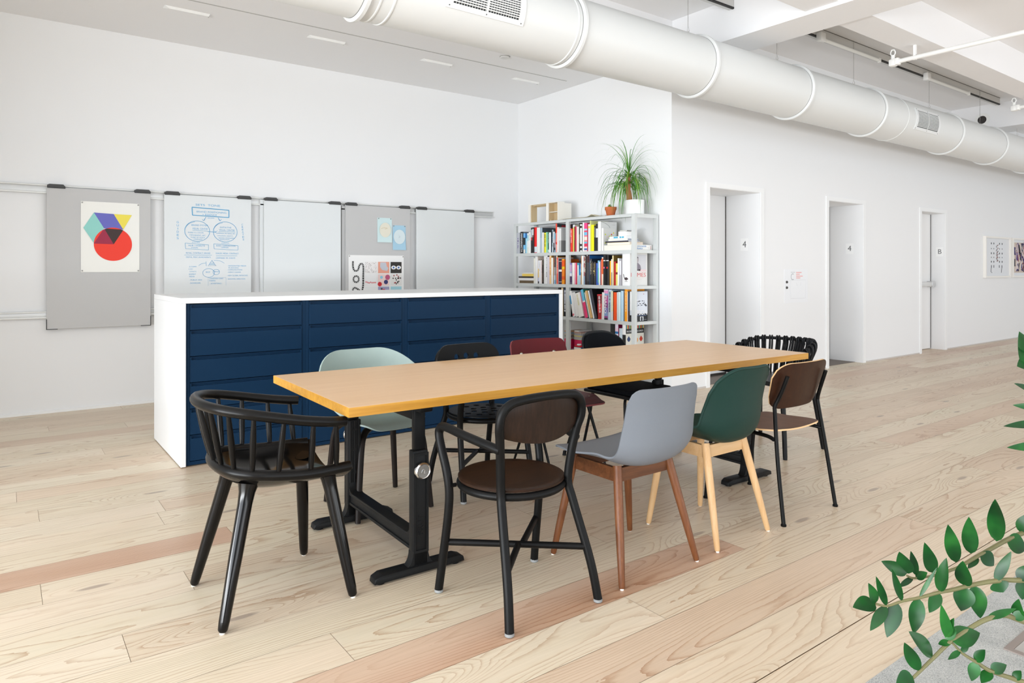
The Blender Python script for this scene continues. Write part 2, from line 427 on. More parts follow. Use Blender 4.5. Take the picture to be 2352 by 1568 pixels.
for side, x in ((-1, -1.118), (1, 1.04)):
    for sy in (-1, 1):
        y = sy*.35 - .02*0
        lg = MB()
        foot(lg, x, y)
        # flare at the bottom of the outer column
        fl = [(.034+.034*(1-math.sin(R(90*k/6))), .036+.06*(1-math.cos(R(90*k/6)))) for k in range(7)]
        lg.prism([(px, pz) for px, pz in fl]+[(-px, pz) for px, pz in fl[::-1]], .042, CAST, basis((1,0,0), (0,0,1), (0,-1,0), (x, y+.021, 0)))
        lg.rbox((x-.034, y-.021, .036), (x+.034, y+.021, .505), .005, CAST)
        # raised border of the outer column on the outside face
        f = y - .021 if sy < 0 else y + .021
        for lo, hi in (((x-.034, 0, .09), (x-.024, 0, .495)), ((x+.024, 0, .09), (x+.034, 0, .495)), ((x-.024, 0, .485), (x+.024, 0, .495)), ((x-.024, 0, .09), (x+.024, 0, .1))):
            lg.box((lo[0], min(f, f+sy*.004), lo[2]), (hi[0], max(f, f+sy*.004), hi[2]), CAST)
        g = y + .021 if sy < 0 else y - .021
        for dx in (-.022, 0, .022):
            lg.tube([(x+dx, g-sy*.001, .2), (x+dx, g-sy*.001, .5)], .005, CAST, 8, 1)
        for z in (.25, .36, .46): lg.lathe([(.0085, -.003), (.0085, .003)], CAST, (x, g-sy*.003, z), 12, Matrix.Rotation(R(90), 4, 'X'))
        o = lg.build('leg', TB)
        ic = MB(); ic.rbox((x-.025, y-.014, .506), (x+.025, y+.014, .676), .004, CAST2); ic.box((x-.05, y-.03, .676), (x+.05, y+.03, .6988), CAST2); ic.build('inner_column', o)
        kn = MB()
        M = Matrix.Translation((x+.0, f+sy*.004, .425)) @ Matrix.Rotation(R(90 if sy < 0 else -90), 4, 'X')
        kn.lathe([(.03, 0), (.034, .004), (.034, .016), (.029, .022), (.026, .019), (.001, .019)], CHROME, (0, 0, 0), 32, M)
        k = kn.build('knob', o)
        kd = MB(); kd.lathe([(.0255, .0192), (.0255, .0205), (.001, .0205)], mat('9b9c9c', .35, .9), (0, 0, 0), 28, M)
        kd.tube([M @ Vector(p) for p in ((-.01, -.004, .021), (-.003, .008, .021), (.005, .003, .021), (.003, -.008, .021), (.012, -.004, .021))], .0015, mat('c4c4c4', .25, .9), 6, 4); kd.build('knob_emblem', k)
        if sy < 0:
            text('embossed_word', 'BRUT', .034, ((0, 0, 1), (-1, 0, 0), (0, -1, 0)), (x, f-.0008, .2), CAST, o, ext=.0012)
    st = MB()
    st.rbox((x-.022, -.329, .1), (x+.022, .329, .148), .005, CAST); st.rbox((x-.029, -.329, .14), (x+.029, .329, .156), .004, CAST); st.rbox((x-.029, -.329, .093), (x+.029, .329, .107), .004, CAST)
    for sy in (-1, 1):
        cv = [(sy*(.329-.045*(1-math.sin(R(90*k/6)))), .154+.045*(1-math.cos(R(90*k/6)))) for k in range(7)]
        st.prism([(sy*.329, .154)]+cv if sy < 0 else ([(sy*.329, .154)]+cv)[::-1], .058, CAST, basis((0,1,0), (0,0,1), (1,0,0), (x-.029, 0, 0)))
    st.build('stretcher', TB)
    sb = MB(); sb.rbox((x-.03, -.42, .668), (x+.03, .42, .6985), .006, CAST2); sb.rbox((x-.022, -.335, .625), (x+.022, .335, .67), .006, CAST2); sb.build('support_beam', TB)
b = MB(); b.rbox((-1.05, -.03, .655), (.98, .03, .6985), .005, CAST2); b.build('centre_beam', TB)

# ------------------------------------------------------------------ low cabinet run: white surround and four navy drawer units
NAVY = mat('112b44', .42, spec=.08, bump=.12, bscale=900, name='navy_steel')
NAVYD = mat('0a1a2c', .5, spec=.2, name='navy_shadow_gap')
CX0, CY0, CY1, CT = .895, 4.69, 5.63, 1.064
LAM = mat('e0e1e1', .35, name='white_laminate')
WS = empty('white_counter', 'long white counter wrapping the navy drawer units', 'counter', (2.46, 5.16, 0))
def wl(lo, hi): return tuple(a-c for a, c in zip(lo, (2.46, 5.16, 0))), tuple(a-c for a, c in zip(hi, (2.46, 5.16, 0)))
b = MB(); b.rbox(*wl((CX0, CY0, CT-.034), (4.03, CY1, CT)), .0015, LAM, seg=1); b.build('worktop', WS, flat=True)
for x in (CX0, 4.0):
    b = MB(); b.rbox(*wl((x, CY0, .006), (x+.03, CY1, CT-.0345)), .0015, LAM, seg=1); b.build('side_panel', WS, flat=True)
b = MB(); b.box(*wl((CX0+.031, CY1-.025, .006), (3.999, CY1, CT-.035)), LAM); b.build('back_panel', WS, flat=True)
DR = ['leftmost navy steel unit of six drawers under the white counter', 'second navy drawer unit from the left under the white counter', 'third navy drawer unit from the left, behind the red chair', 'rightmost navy drawer unit, next to the bookshelf']
PX, UW = .926, .7682
for i in range(4):
    x0 = PX + i*UW; x1 = x0 + UW - .0008
    U = empty('drawer_unit', DR[i], 'drawer cabinet', ((x0+x1)/2, (CY0+CY1)/2, 0), group='navy drawer units')
    q = lambda lo, hi: (tuple(a-c for a, c in zip(lo, U.location)), tuple(a-c for a, c in zip(hi, U.location)))
    f = CY0+.012
    b = MB()
    b.box(*q((x0, f+.006, .008), (x0+.024, CY1-.03, CT-.036)), NAVY); b.box(*q((x1-.024, f+.006, .008), (x1, CY1-.03, CT-.036)), NAVY)
    b.box(*q((x0+.024, f+.03, .008), (x1-.024, CY1-.03, CT-.036)), NAVYD)
    b.box(*q((x0+.024, f+.006, .008), (x1-.024, f+.03, .03)), NAVY)
    b.build('cabinet_body', U, flat=True)
    pitch = (CT-.04-.032)/6
    for k in range(6):
        z0 = .034 + k*pitch; z1 = z0 + pitch - .004
        d = MB()
        d.rbox(*q((x0+.026, f, z0), (x1-.026, f+.02, z1-.02)), .003, NAVY)
        # recessed finger lip along the top
        d.box(*q((x0+.026, f+.016, z1-.0205), (x1-.026, f+.02, z1)), NAVY)
        d.box(*q((x0+.026, f+.002, z1-.004), (x1-.026, f+.02, z1)), NAVY)
        d.box(*q((x0+.026, f+.002, z1-.0205), (x0+.034, f+.018, z1-.003)), NAVY); d.box(*q((x1-.034, f+.002, z1-.0205), (x1-.026, f+.018, z1-.003)), NAVY)
        d.build('drawer', U, flat=True)

# ------------------------------------------------------------------ rails and sliding boards on the long wall
ALU = mat('c9cac9', .38, .55, name='brushed_aluminium')
ALU2 = mat('dcdddb', .4, .2, name='pale_aluminium')
def rail(name, z0, z1, x0, x1, label):
    t = empty(name, label, 'rail', ((x0+x1)/2, YL, z0))
    cx = (x0+x1)/2
    b = MB(); h = z1-z0
    b.rbox((x0-cx, -.022, 0), (x1-cx, -.001, h), .003, ALU); b.build('channel', t)
    b = MB(); b.rbox((x0-cx, -.034, h-.012), (x1-cx, -.0225, h), .002, ALU2); b.rbox((x0-cx, -.034, 0), (x1-cx, -.0225, .016), .002, ALU2); b.build('lip', t)
    return t
rail('wall_rail', 1.9, 1.978, -1.4, 5.0, 'upper aluminium wall rail from which the sliding boards hang')
rail('wall_rail', .822, .884, -1.4, 5.0, 'lower aluminium wall rail behind the sliding boards')
FELT = mat('c6c6c6', .9, bump=.3, bscale=700, name='grey_felt')
WB = mat('dfe3e4', .14,  name='whiteboard_enamel')
CLIP = mat('3a3a3a', .45, name='dark_plastic')
BY = 7.14
BD = [(.305, 1.106, FELT, 'grey felt board with the red circle poster', 'pinboard', False),
      (1.22, 2.013, WB, 'whiteboard covered in blue handwritten diagrams', 'whiteboard', False),
      (2.14, 2.961, WB, 'blank whiteboard between the written whiteboard and the pinned grey board', 'whiteboard', True),
      (3.015, 3.805, FELT, 'grey felt board with three pinned prints', 'pinboard', False),
      (3.891, 4.693, WB, 'blank whiteboard nearest the bookshelf', 'whiteboard', False)]
BOARDS = []
for x0, x1, m, lab, nm, dbl in BD:
    t = empty('pin_board' if m is FELT else 'white_board', lab, nm, ((x0+x1)/2, BY, .731), group='sliding boards on the wall rail')
    w = (x1-x0)/2; h = 1.224
    b = MB(); b.rbox((-w, 0, 0), (w, .016, h), .0015, m, seg=1); b.build('panel', t, flat=True)
    b = MB(); b.box((-w+.001, .0165, .001), (w-.001, .024, h-.001), ALU); b.build('backing', t, flat=True)
    for cx in (-w+.07, w-.066):
        c = MB()
        c.prism([(-.066, 0), (.066, 0), (.066, .008), (.05, .026), (-.05, .026), (-.066, .018)], .045, CLIP, basis((1,0,0), (0,0,1), (0,-1,0), (cx, .03, h+.0005)))
        c.box((cx-.066, -.006, h-.008), (cx+.066, .0, h+.01), CLIP)
        c.box((cx-.04, .016, h-.06), (cx+.04, .024, h+.001), CLIP)
        c.build('hook', t)
    for sx in (-1, 1):
        c = MB(); c.box((sx*w-.003, -.003, -.005), (sx*w+.003, .017, .085), CLIP); c.box((min(sx*w, sx*(w-.08)), -.003, -.005), (max(sx*w, sx*(w-.08)), .017, .0), CLIP); c.build('corner_guard', t)
    BOARDS.append(t)
# dark end strip of a second board parked behind, and its aluminium frame
t = empty('white_board', 'slim edge of a board parked behind the blank whiteboard', 'whiteboard', (2.125, BY+.026, .731), group='sliding boards on the wall rail')
b = MB(); b.box((-.014, 0, 0), (.5, .012, 1.226), WB); b.build('panel', t, flat=True)
b = MB(); b.box((-.022, -.002, 0), (-.0145, .014, 1.228), ALU); b.build('edge_trim', t, flat=True)
t = empty('pin_board', 'dark edge of a board parked behind the pinned grey board', 'pinboard', (2.99, BY+.026, .731), group='sliding boards on the wall rail')
b = MB(); b.box((-.013, 0, 0), (.3, .012, 1.21), FELT); b.build('panel', t, flat=True)
b = MB(); b.box((-.022, -.006, 0), (-.0135, .014, 1.215), mat('5c5c5c', .5)); b.build('edge_trim', t, flat=True)

PIN = mat('9a9a98', .35, .6)
def poster(name, x0, x1, z0, z1, col, label, cat='poster', pins=None, curl=.004):
    t = empty(name, label, cat, ((x0+x1)/2, BY-.0012, z0), group='prints pinned to the felt boards')
    w = (x1-x0)/2; h = z1-z0; pm = mat(col, .75)
    b = MB(); b.sheet(lambda u, v: (-w+2*w*u, -.001-curl*(1-v)**3*(.4+.6*u), h*v), 4, 8, .0006, pm); b.build('paper', t)
    for px, pz in (pins or ((-w+.01, .012), (w-.01, .012), (-w+.01, h-.012), (w-.01, h-.012))):
        p = MB(); p.lathe([(.002, 0), (.0065, .001), (.0065, .004), (.003, .006), (.001, .006)], PIN, (px, -.0015-curl*(1-pz/h)**3, pz), 10, Matrix.Rotation(R(90), 4, 'X')); p.build('pushpin', t)
    return t, w, h
def flat_poly(b, pts, m, y): 
    b.add([(x, y, z) for x, z in pts], [tuple(range(len(pts)))], m)
def disc(cx, cz, r, n=48, rz=None, a0=0, a1=360):
    return [(cx+r*math.cos(R(a0+(a1-a0)*i/(n if a1-a0 < 360 else n))), cz+(rz or r)*math.sin(R(a0+(a1-a0)*i/n))) for i in range(n+(1 if a1-a0 < 360 else 0))]
# poster with hexagon, triangle and red circle
t, w, h = poster('art_print', .555, 1.013, 1.222, 1.848, 'f2f2ed', 'white poster with a red circle and a coloured hexagon', curl=.003)
g = MB(); yy = -.006
# coordinates as fractions of the sheet
fx_ = lambda a: -w+2*w*a
fz_ = lambda c: h*(1-c)
P = lambda *pp: [(fx_(a), fz_(c)) for a, c in pp]
hexc = P((.215, .165), (.565, .165), (.72, .375), (.55, .6), (.215, .59), (.045, .378))
cc = (fx_(.54), fz_(.6)); cr = .327*2*w
flat_poly(g, P((.215, .155), (.385, .372), (.215, .59), (.04, .375)), mat('93d3cb', .7), yy+.0012)
flat_poly(g, P((.215, .155), (.55, .165), (.72, .385), (.385, .375)), mat('6a6cc0', .7), yy+.0011)
flat_poly(g, P((.55, .165), (.865, .17), (.715, .385)), mat('f0e05a', .7), yy+.0010)
flat_poly(g, disc(cc[0], cc[1], cr, 64), mat('f2402f', .7), yy+.0005)
def clip_circle(pts, n=14):
    out = []
    for (xa, za), (xb, zb) in zip(pts, pts[1:]+pts[:1]):
        for i in range(n):
            x, z = xa+(xb-xa)*i/n, za+(zb-za)*i/n
            dx, dz = x-cc[0], z-cc[1]; l = math.hypot(dx, dz)
            if l > cr: x, z = cc[0]+dx/l*cr, cc[1]+dz/l*cr
            out.append((x, z))
    return out
flat_poly(g, clip_circle(P((.385, .375), (.72, .385), (.55, .6))), mat('3f302f', .7), yy)
flat_poly(g, clip_circle(P((.385, .375), (.55, .6), (.2, .595), (.215, .59))), mat('a02a48', .7), yy+.0001)
g.build('printed_shapes', t, flat=True)
# pale blue cards
t, w, h = poster('card_print', 3.391, 3.571, 1.553, 1.83, 'cfe6e8', 'pale aqua print with a beige circle on the grey board', pins=((-.075, .268), (.075, .268)), curl=.012)
g = MB(); flat_poly(g, disc(.005, .14, .07, 40, .083), mat('e5e2d2', .8), -.008); g.tube([(-.045, -.0085, .155), (-.01, -.0085, .165), (.03, -.0085, .16), (.0, -.0085, .152)], .0015, mat('cdb98c', .8), 5, 4); g.build('printed_shapes', t, flat=True)
t, w, h = poster('card_print', 3.581, 3.746, 1.47, 1.752, 'a9cfe4', 'light blue print with a white circle on the grey board', pins=((-.07, .273), (.07, .273)), curl=.012)
g = MB(); flat_poly(g, disc(0, .15, .073, 40, .083), mat('d8e6ea', .8), -.008)
for i in range(22):
    a = random.random()*6.28; r_ = random.random()*.02; g.box((r_*math.cos(a)-.001, -.0088, .15+r_*math.sin(a)*1.4-.001), (r_*math.cos(a)+.001, -.0082, .15+r_*math.sin(a)*1.4+.001), mat('7f9aa6', .8))
g.build('printed_shapes', t, flat=True)
# large specimen sheet: checkered ribbon and a grid of small pictures
t, w, h = poster('specimen_poster', 3.048, 3.722, .905, 1.405, 'f3f3f2', 'white sheet with a checkered ribbon and a grid of small pictures', curl=.002)
g = MB(); INK = mat('222222', .7); yy = -.0045
def ribbon(pts, wd, n=10):
    Q = []
    for i in range(len(pts)-1):
        p = [Vector(tuple(pts[max(0, min(len(pts)-1, i+k))]) + (0,)) for k in (-1, 0, 1, 2)]
        for k in range(n):
            s = k/n
            Q.append(.5*((2*p[1]) + (p[2]-p[0])*s + (2*p[0]-5*p[1]+4*p[2]-p[3])*s*s + (3*p[1]-p[0]-3*p[2]+p[3])*s**3))
    d = 0; last = None
    for i in range(len(Q)-1):
        t_ = (Q[i+1]-Q[i]).normalized(); nrm = Vector((-t_.y, t_.x, 0))
        a, c = Q[i], Q[i+1]
        flat_poly(g, [(p.x, p.y) for p in (a+nrm*wd, a-nrm*wd, c-nrm*wd, c+nrm*wd)], INK, yy)
        d += (c-a).length
        if last is None or d-last > .017:
            last = d; m_ = (a+c)/2
            for sgn in (-.45, .45):
                cc_ = m_+nrm*wd*sgn*1.05
                flat_poly(g, [(cc_.x+dx, cc_.y+dz) for dx, dz in ((-.003, -.003), (.003, -.003), (.003, .003), (-.003, .003))], mat('f0f0f0', .7), yy-.0003)
ribbon([(fx_(a), fz_(c)) for a, c in ((.075, .13), (.075, .25), (.1, .34), (.16, .33), (.19, .22), (.23, .19), (.255, .25), (.255, .45), (.25, .7), (.22, .8), (.17, .76), (.1, .72), (.07, .79), (.1, .88), (.2, .88), (.25, .93), (.25, .999))], .0095)
ribbon([(-w+2*w*.13+.032*math.cos(R(a)), h*(1-.53)+.034*math.sin(R(a))) for a in range(0, 361, 30)], .009, 5)
cx_, cz_ = [.29, .52, .75], [.145, .425, .705]
cwid, chei = .205, .255
cells = [['lace', 'shoe', 'eyes'], ['dots', 'fans', 'birds'], ['squares', 'dancer', 'chair']]
rnd = random.Random(5)
def rect(a0, c0, a1, c1, col, lay=1): flat_poly(g, P2((a0, c1), (a1, c1), (a1, c0), (a0, c0)), mat(col, .7), yy-.0002*lay)
P2 = lambda *pp: [(-w+2*w*a, h*(1-c)) for a, c in pp]
for r_ in range(3):
    for c_ in range(3):
        a0, c0 = cx_[c_], cz_[r_]; a1, c1 = a0+cwid, c0+chei; k = cells[r_][c_]
        bg = {'lace': 'efeceb', 'shoe': 'e9a28c', 'eyes': '33302c', 'dots': 'f1f1f1', 'fans': 'f3d6d2', 'birds': 'e9e7e4', 'squares': 'eef0f0', 'dancer': '9f9fc0', 'chair': 'a4d2de'}[k]
        rect(a0, c0, a1, c1, bg)
        S = lambda a, c: (a0+cwid*a, c0+chei*c)
        if k == 'lace':
            for i in range(70): p = S(rnd.random()*.94, rnd.random()*.92); rect(p[0], p[1], p[0]+.006, p[1]+.012, '8a7c7c', 2)
        if k == 'shoe': flat_poly(g, P2(*[S(*q_) for q_ in ((.2, .05), (.7, .05), (.78, .4), (.92, .55), (.8, .8), (.35, .72), (.18, .45))]), mat('c4c8d2', .7), yy-.0005)
        if k == 'eyes':
            for e in (.27, .73):
                p = S(e, .5); flat_poly(g, disc(-w+2*w*p[0], h*(1-p[1]), .03, 20, .022), mat('f0f0f0', .7), yy-.0005); flat_poly(g, disc(-w+2*w*p[0], h*(1-p[1]), .011, 16), mat('2a62b0', .7), yy-.0007)
        if k == 'dots':
            for i in range(9): p = S(.02+i*.105, .6+rnd.random()*.1); rect(p[0], p[1], p[0]+.013, p[1]+.03, 'd8393c', 2)
        if k == 'fans':
            for (a, c, rr, col) in ((.7, .72, .03, '3a3c74'), (.85, .3, .035, 'c05a80'), (.15, .9, .03, 'cc2a34'), (.3, .3, .02, '8cc6e0')):
                p = S(a, c); flat_poly(g, disc(-w+2*w*p[0], h*(1-p[1])+.004, rr*.85, 20), mat(col, .7), yy-.0005)
        if k == 'birds':
            for i in range(16): p = S(rnd.random()*.9, rnd.random()*.85); rect(p[0], p[1], p[0]+.02, p[1]+.03, rnd.choice(('2c2a2a', '2c2a2a', 'a03a3a')), 2)
        if k == 'squares':
            for i, col in enumerate(('3f5a74', '31508c', '2c86b4', '1f7a6c')): p = S(.1+i*.22, .52); rect(p[0], p[1], p[0]+.028, p[1]+.055, col, 2)
        if k == 'dancer':
            flat_poly(g, P2(*[S(*q_) for q_ in ((.4, .2), (.6, .2), (.55, .95), (.35, .95))]), mat('cf2a4c', .7), yy-.0005); rect(a0+.05, c0+.03, a0+.08, c0+.07, '4a3a44', 3)
        if k == 'chair': flat_poly(g, P2(*[S(*q_) for q_ in ((.58, .3), (.66, .5), (.85, .62), (.85, .75), (.62, .72))]), mat('d0203c', .7), yy-.0005)
for c_, col in ((0, 'e2e2e2'), (1, '5a84b8')): rect(cx_[c_], .985, cx_[c_]+cwid, 1.0, col)
g.build('printed_shapes', t, flat=True)

# blue marker writing on the second board
INKB = mat('5aa9d6', .6, name='blue_marker')
wbo = BOARDS[1]
g = MB(); wy = -.0012
def wpt(u, v): # zoomed photo grid of the board -> board plane
    return (-.3965 + (u-42)/(1356-42)*.793, 1.224 - (v-30)/6.532/1584*6.05 - .0)
def stroke(pts, r=.0022, closed=False, sub=5):
    k = .00083
    g.tube([(wpt(u, v)[0], wy, wpt(u, v)[1]) for u, v in pts], r, INKB, 5, sub, closed)
def line(a, b, r=.0018): stroke([a, b], r, sub=1)
def rectl(x0, y0, x1, y1, r): 
    for a, b in (((x0,y0),(x1,y0+22)), ((x1,y0+22),(x1,y1+14)), ((x1,y1+14),(x0+6,y1)), ((x0+6,y1),(x0,y0))): line(a, b, r)
rectl(442, 222, 1000, 352, .004)
for cx, cy in ((520, 612), (945, 610)):
    stroke([(cx+185*math.cos(R(a)), cy+168*math.sin(R(a))) for a in range(0, 360, 20)], .0022, True, 3)
    stroke([(cx-6+178*math.cos(R(a)), cy+6+160*math.sin(R(a))) for a in range(100, 280, 20)], .0016, False, 3)
for a, c in (((650, 372), (615, 438)), ((832, 376), (865, 430)), ((678, 614), (800, 622))): line(a, c, .0024)
for x, y in ((615, 438), (865, 430), (800, 622)): line((x-22, y-24), (x, y)); line((x+20, y-28), (x, y))
rectl(342, 812, 688, 905, .0016); rectl(768, 815, 1142, 900, .0016)
for a, c in (((330, 1005), (738, 1005)), ((800, 1015), (1130, 1010)), ((450, 600), (680, 608)), ((840, 608), (1100, 608))): line(a, c, .0014)
stroke([(740, 1092), (680, 1182), (800, 1180), (740, 1092)], .002, sub=1); line((705, 1140), (772, 1138)); line((692, 1162), (788, 1160))
stroke([(540, 1182), (580, 1150), (648, 1136)], .0014); stroke([(770, 1092), (860, 1098), (930, 1136)], .0014); line((650, 1110), (655, 1185), .0014)
stroke([(690+88*math.cos(R(a)), 1300+72*math.sin(R(a))) for a in range(0, 360, 24)], .0016, True, 3)
stroke([(806+50*math.cos(R(a)), 1285+44*math.sin(R(a))) for a in range(0, 360, 24)], .0016, True, 3)
for i in range(12): line((680+i*24, 1378), (692+i*24, 1378), .0013)
for i in range(7): line((680, 1390+i*18), (680, 1398+i*18), .0013); line((955, 1390+i*18), (955, 1398+i*18), .0013)
def wtext(s, u, v, px, wpx):
    x, z = wpt(u, v)
    letters(g, s, px/6.532/1584*6.05*1.35, FRONT, (x, -.0006, z), INKB, wpx/1314*.793)
for s, u, v, px, wpx in (('SETS  TONE', 680, 180, 34, 440), ('BRAND POSITIONING', 735, 292, 30, 450), ('+ ESSENCE', 705, 336, 28, 220), ('INFORMS', 725, 390, 20, 100),
    ('BRAND SYSTEM', 555, 516, 28, 240), ('VISUAL CENTER', 562, 574, 32, 230), ('SHARE TO, COLOR,', 500, 638, 22, 235), ('TYPOGRAPHY, ART,', 525, 682, 22, 245), ('TONE OF VOICE', 525, 718, 22, 210), ('STANDARDS', 530, 748, 20, 130),
    ('INITIATIVE', 950, 538, 28, 175), ('VISUAL CENTER', 970, 582, 28, 245), ('CAMPAIGN, PATTERNS, ART,', 955, 638, 20, 300), ('TYPOGRAPHY, IDENTITY,', 945, 680, 18, 250), ('SEASONAL ENVIRONMENT', 965, 715, 18, 245), ('SPECIFICATIONS', 935, 742, 18, 150),
    ('SYSTEM', 500, 798, 18, 115), ('PERIOD', 945, 802, 18, 120), ('HUB / WEBSITE', 510, 852, 28, 240), ('SYSTEMS', 480, 888, 22, 100), ('BRAND / COMMUNICATIONS', 955, 846, 26, 300), ('CAMPAIGN', 938, 874, 22, 110),
    ('RETAIL, CONTRACT, BRAND', 535, 975, 26, 360), ('DIGITAL, PRINT, ENVIRONMENTS', 538, 1042, 24, 365), ('DEALER, MEDIA, CONTRACT', 975, 975, 26, 355), ('CAMPAIGN / PR / EVENTS', 950, 1052, 24, 300),
    ('E-COMM', 455, 1198, 20, 105), ('COM', 420, 1238, 16, 60), ('CATALOG', 455, 1278, 18, 100), ('SEGMENT', 448, 1322, 22, 105), ('MEDIA', 440, 1360, 22, 80), ('- PUBLIC ADS', 495, 1416, 22, 190), ('- SHOWROOMS', 485, 1468, 22, 165),
    ('BIZ', 680, 1288, 22, 70), ('BRAND', 815, 1280, 20, 75), ('CONSISTENT EVENT', 808, 1396, 22, 215), ('THEMES', 745, 1432, 22, 100), ('- ADVERTISING /', 800, 1478, 22, 190),
    ('- INTEGRATED MEDIA', 1125, 1182, 22, 300), ('PLANNING', 1075, 1216, 20, 160), ('- COMMUNICATIONS', 1092, 1250, 20, 240), ('- AGENCY CHANNEL', 1085, 1290, 20, 215), ('- NEW GLOBAL INITIATIVES', 1135, 1346, 22, 330), ('- SEASONAL DIRECTION', 1115, 1404, 20, 290)):
    wtext(s, u, v, px, wpx)
for i, ch in enumerate('GUIDES'): wtext(ch, 235, 478+i*52, 36, 32)
for i, ch in enumerate('CREATES'): wtext(ch, 1212+i*3, 480+i*42, 32, 28)
g.build('marker_writing', wbo)

# ------------------------------------------------------------------ wall things on the right wall
def sign(ch, x, y, z, label):
    t = empty('number_sign' if ch == '4' else 'letter_sign', label, 'sign', (x, y, z))
    b = MB(); b.box((-.002, -.052, -.072), (-.0003, .052, .072), mat('f3f4f4', .4)); b.build('plate', t, flat=True)
    text('character', ch, .105, WEST, (-.0024, 0, 0), mat('5e5e60', .5), t)
sign('4', 6.925, 4.832, 1.535, 'white plate with a grey 4 in the door recess nearest the bookshelf')
sign('4', 9.25, 4.806, 1.53, 'white plate with a grey 4 in the middle door recess')
sign('B', 11.79, 4.70, 1.525, 'white plate with a grey B in the far door recess')
t = empty('floor_plan_notice', 'white notice with red lines of text and two lift buttons on the wall', 'notice', (7.657, YR, .85))
b = MB(); b.box((-.25, -.003, 0), (.25, -.0005, .4), mat('eceef1', .35)); b.build('plate', t, flat=True)
b = MB()
for i, wd in enumerate((.125, .085, .155, .095)):
    for k in range(int(wd/.013)): b.box((.0+k*.013, -.0036, .355-i*.022), (.0+k*.013+.009, -.0031, .367-i*.022), mat('e8a09c', .6))
b.build('red_lines', t, flat=True)
b = MB()
for k in range(7): b.box((-.11+k*.013, -.0036, .36), (-.11+k*.013+.008, -.0031, .368), mat('bfc3c6', .6))
b.tube([(-.075+.035*math.cos(R(a)), -.0035, .31+.035*math.sin(R(a))) for a in range(60, 301, 30)], .003, mat('9a9ea2', .6), 6, 3)
for p0, p1 in (((-.12, .27), (-.12, .05)), ((-.12, .27), (.2, .27)), ((.2, .27), (.2, .05)), ((-.12, .05), (.2, .05)), ((.0, .24), (.03, .2)), ((.1, .25), (.1, .2))):
    b.tube([(p0[0], -.0034, p0[1]), (p1[0], -.0034, p1[1])], .0012, mat('d2d4d8', .6), 5, 1)
b.build('plan_lines', t)
for z in (.248, .182):
    b = MB(); b.lathe([(.012, 0), (.016, .004), (.013, .012), (.002, .014)], mat('43403c', .4, .3), (-.204, -.003, z), 16, Matrix.Rotation(R(90), 4, 'X')); b.build('call_button', t)
def frame(x0, x1, z0, z1, label, kind):
    t = empty('picture_frame', label, 'framed picture', ((x0+x1)/2, YR, z0), group='framed pictures on the right wall')
    w, h = (x1-x0)/2, z1-z0; FR = mat('efece6', .4)
    b = MB()
    for lo, hi in (((-w, -.045, 0), (-w+.03, -.001, h)), ((w-.03, -.045, 0), (w, -.001, h)), ((-w+.03, -.045, 0), (w-.03, -.001, .03)), ((-w+.03, -.045, h-.03), (w-.03, -.001, h))): b.box(lo, hi, FR)
    b.build('frame', t, flat=True)
    b = MB(); b.box((-w+.03, -.02, .03), (w-.03, -.012, h-.03), mat('dfe1e4', .3)); b.build('sheet', t, flat=True)
    b = MB(); rn = random.Random(len(label))
    if kind == 0:
        K = mat('33333a', .6)
        for r_, zz in enumerate((.59, .5, .42, .35, .275)):
            for dx in (-.27, -.16, .09, .21): b.lathe([(.018 if r_ % 2 == 0 else .012, 0), (.006, .001)], K, (dx, -.0205, zz*h/.71), 12, Matrix.Rotation(R(90), 4, 'X'))
        for i in range(16): b.tube([(-.03+.03*math.sin(i*1.7), -.0208, (.28+.018*i)), (-.01+.04*math.cos(i*2.1), -.0208, .295+.018*i)], .006, mat(rn.choice(('5a4a4c', '6a6a70', '8a5a50')), .6), 5, 1)
        for dx in (-.27, -.16, .08, .2): b.box((dx-.012, -.0212, .17), (dx+.012, -.0204, .215), K)
        for dx in (-.27, .2): b.tube([(dx, -.0208, .2), (dx-.02, -.0208, .1), (dx+.03*(1 if dx < 0 else -1), -.0208, .085)], .004, K, 5, 1)
    else:
        b.box((-w+.09, -.0212, .08), (w-.1, -.0204, h-.08), mat('cfc0b4', .6))
        for i in range(60):
            x, z = -w+.12+rn.random()*(2*w-.25), .1+rn.random()*(h-.2)
            b.tube([(x, -.0216, z), (x+(rn.random()-.5)*.12, -.0216, z+(rn.random()-.3)*.12), (x+(rn.random()-.5)*.1, -.0216, min(h-.09, z+.13))], .006+.012*rn.random(), mat(rn.choice(('3a2f66', '5a4a8a', '8a3a40', 'b8a8b0', 'd8cfd0', '7a6a5c', '2a2a3a')), .6), 5, 3)
    b.build('artwork', t)
frame(13.29, 14.43, 1.11, 1.816, 'white framed print of small dark marks, left of the pair', 0)
frame(14.53, 15.7, 1.112, 1.818, 'white framed print of tangled coloured shapes at the right edge', 1)
# ------------------------------------------------------------------ chairs (built facing +Y)
CH = 'chairs around the oak table'
def pipe(b, pts, r, m=None, **k): b.tube(pts, r, m or BLACKM, **k)
FOOTG = mat('8a8c8c', .6, name='grey_foot')
WENGE = wood('dark_stained_plywood', [(.3, '1e120b'), (.5, '27170e'), (.75, '331f14')], 'X', 1., .42, amp=1.1, spec=.25)
WENGEZ = wood('dark_stained_back', [(.3, '1c120b'), (.5, '25170e'), (.75, '322217')], 'Z', 2.2, .42, amp=1.1, spec=.2)
WALNUT = wood('walnut_legs', [(.25, '55301a'), (.5, '6d4022'), (.75, '85532f')], 'Z', 1., .42, amp=1.)
WALNUTX = wood('walnut_apron', [(.25, '48260f'), (.5, '60381c'), (.75, '7c4b2b')], 'X', 1., .42, amp=1.2)
OAKL = wood('oak_legs', [(.25, 'bd9262'), (.5, 'cba577'), (.75, 'd8b88f')], 'Z', 1., .45, amp=.9)
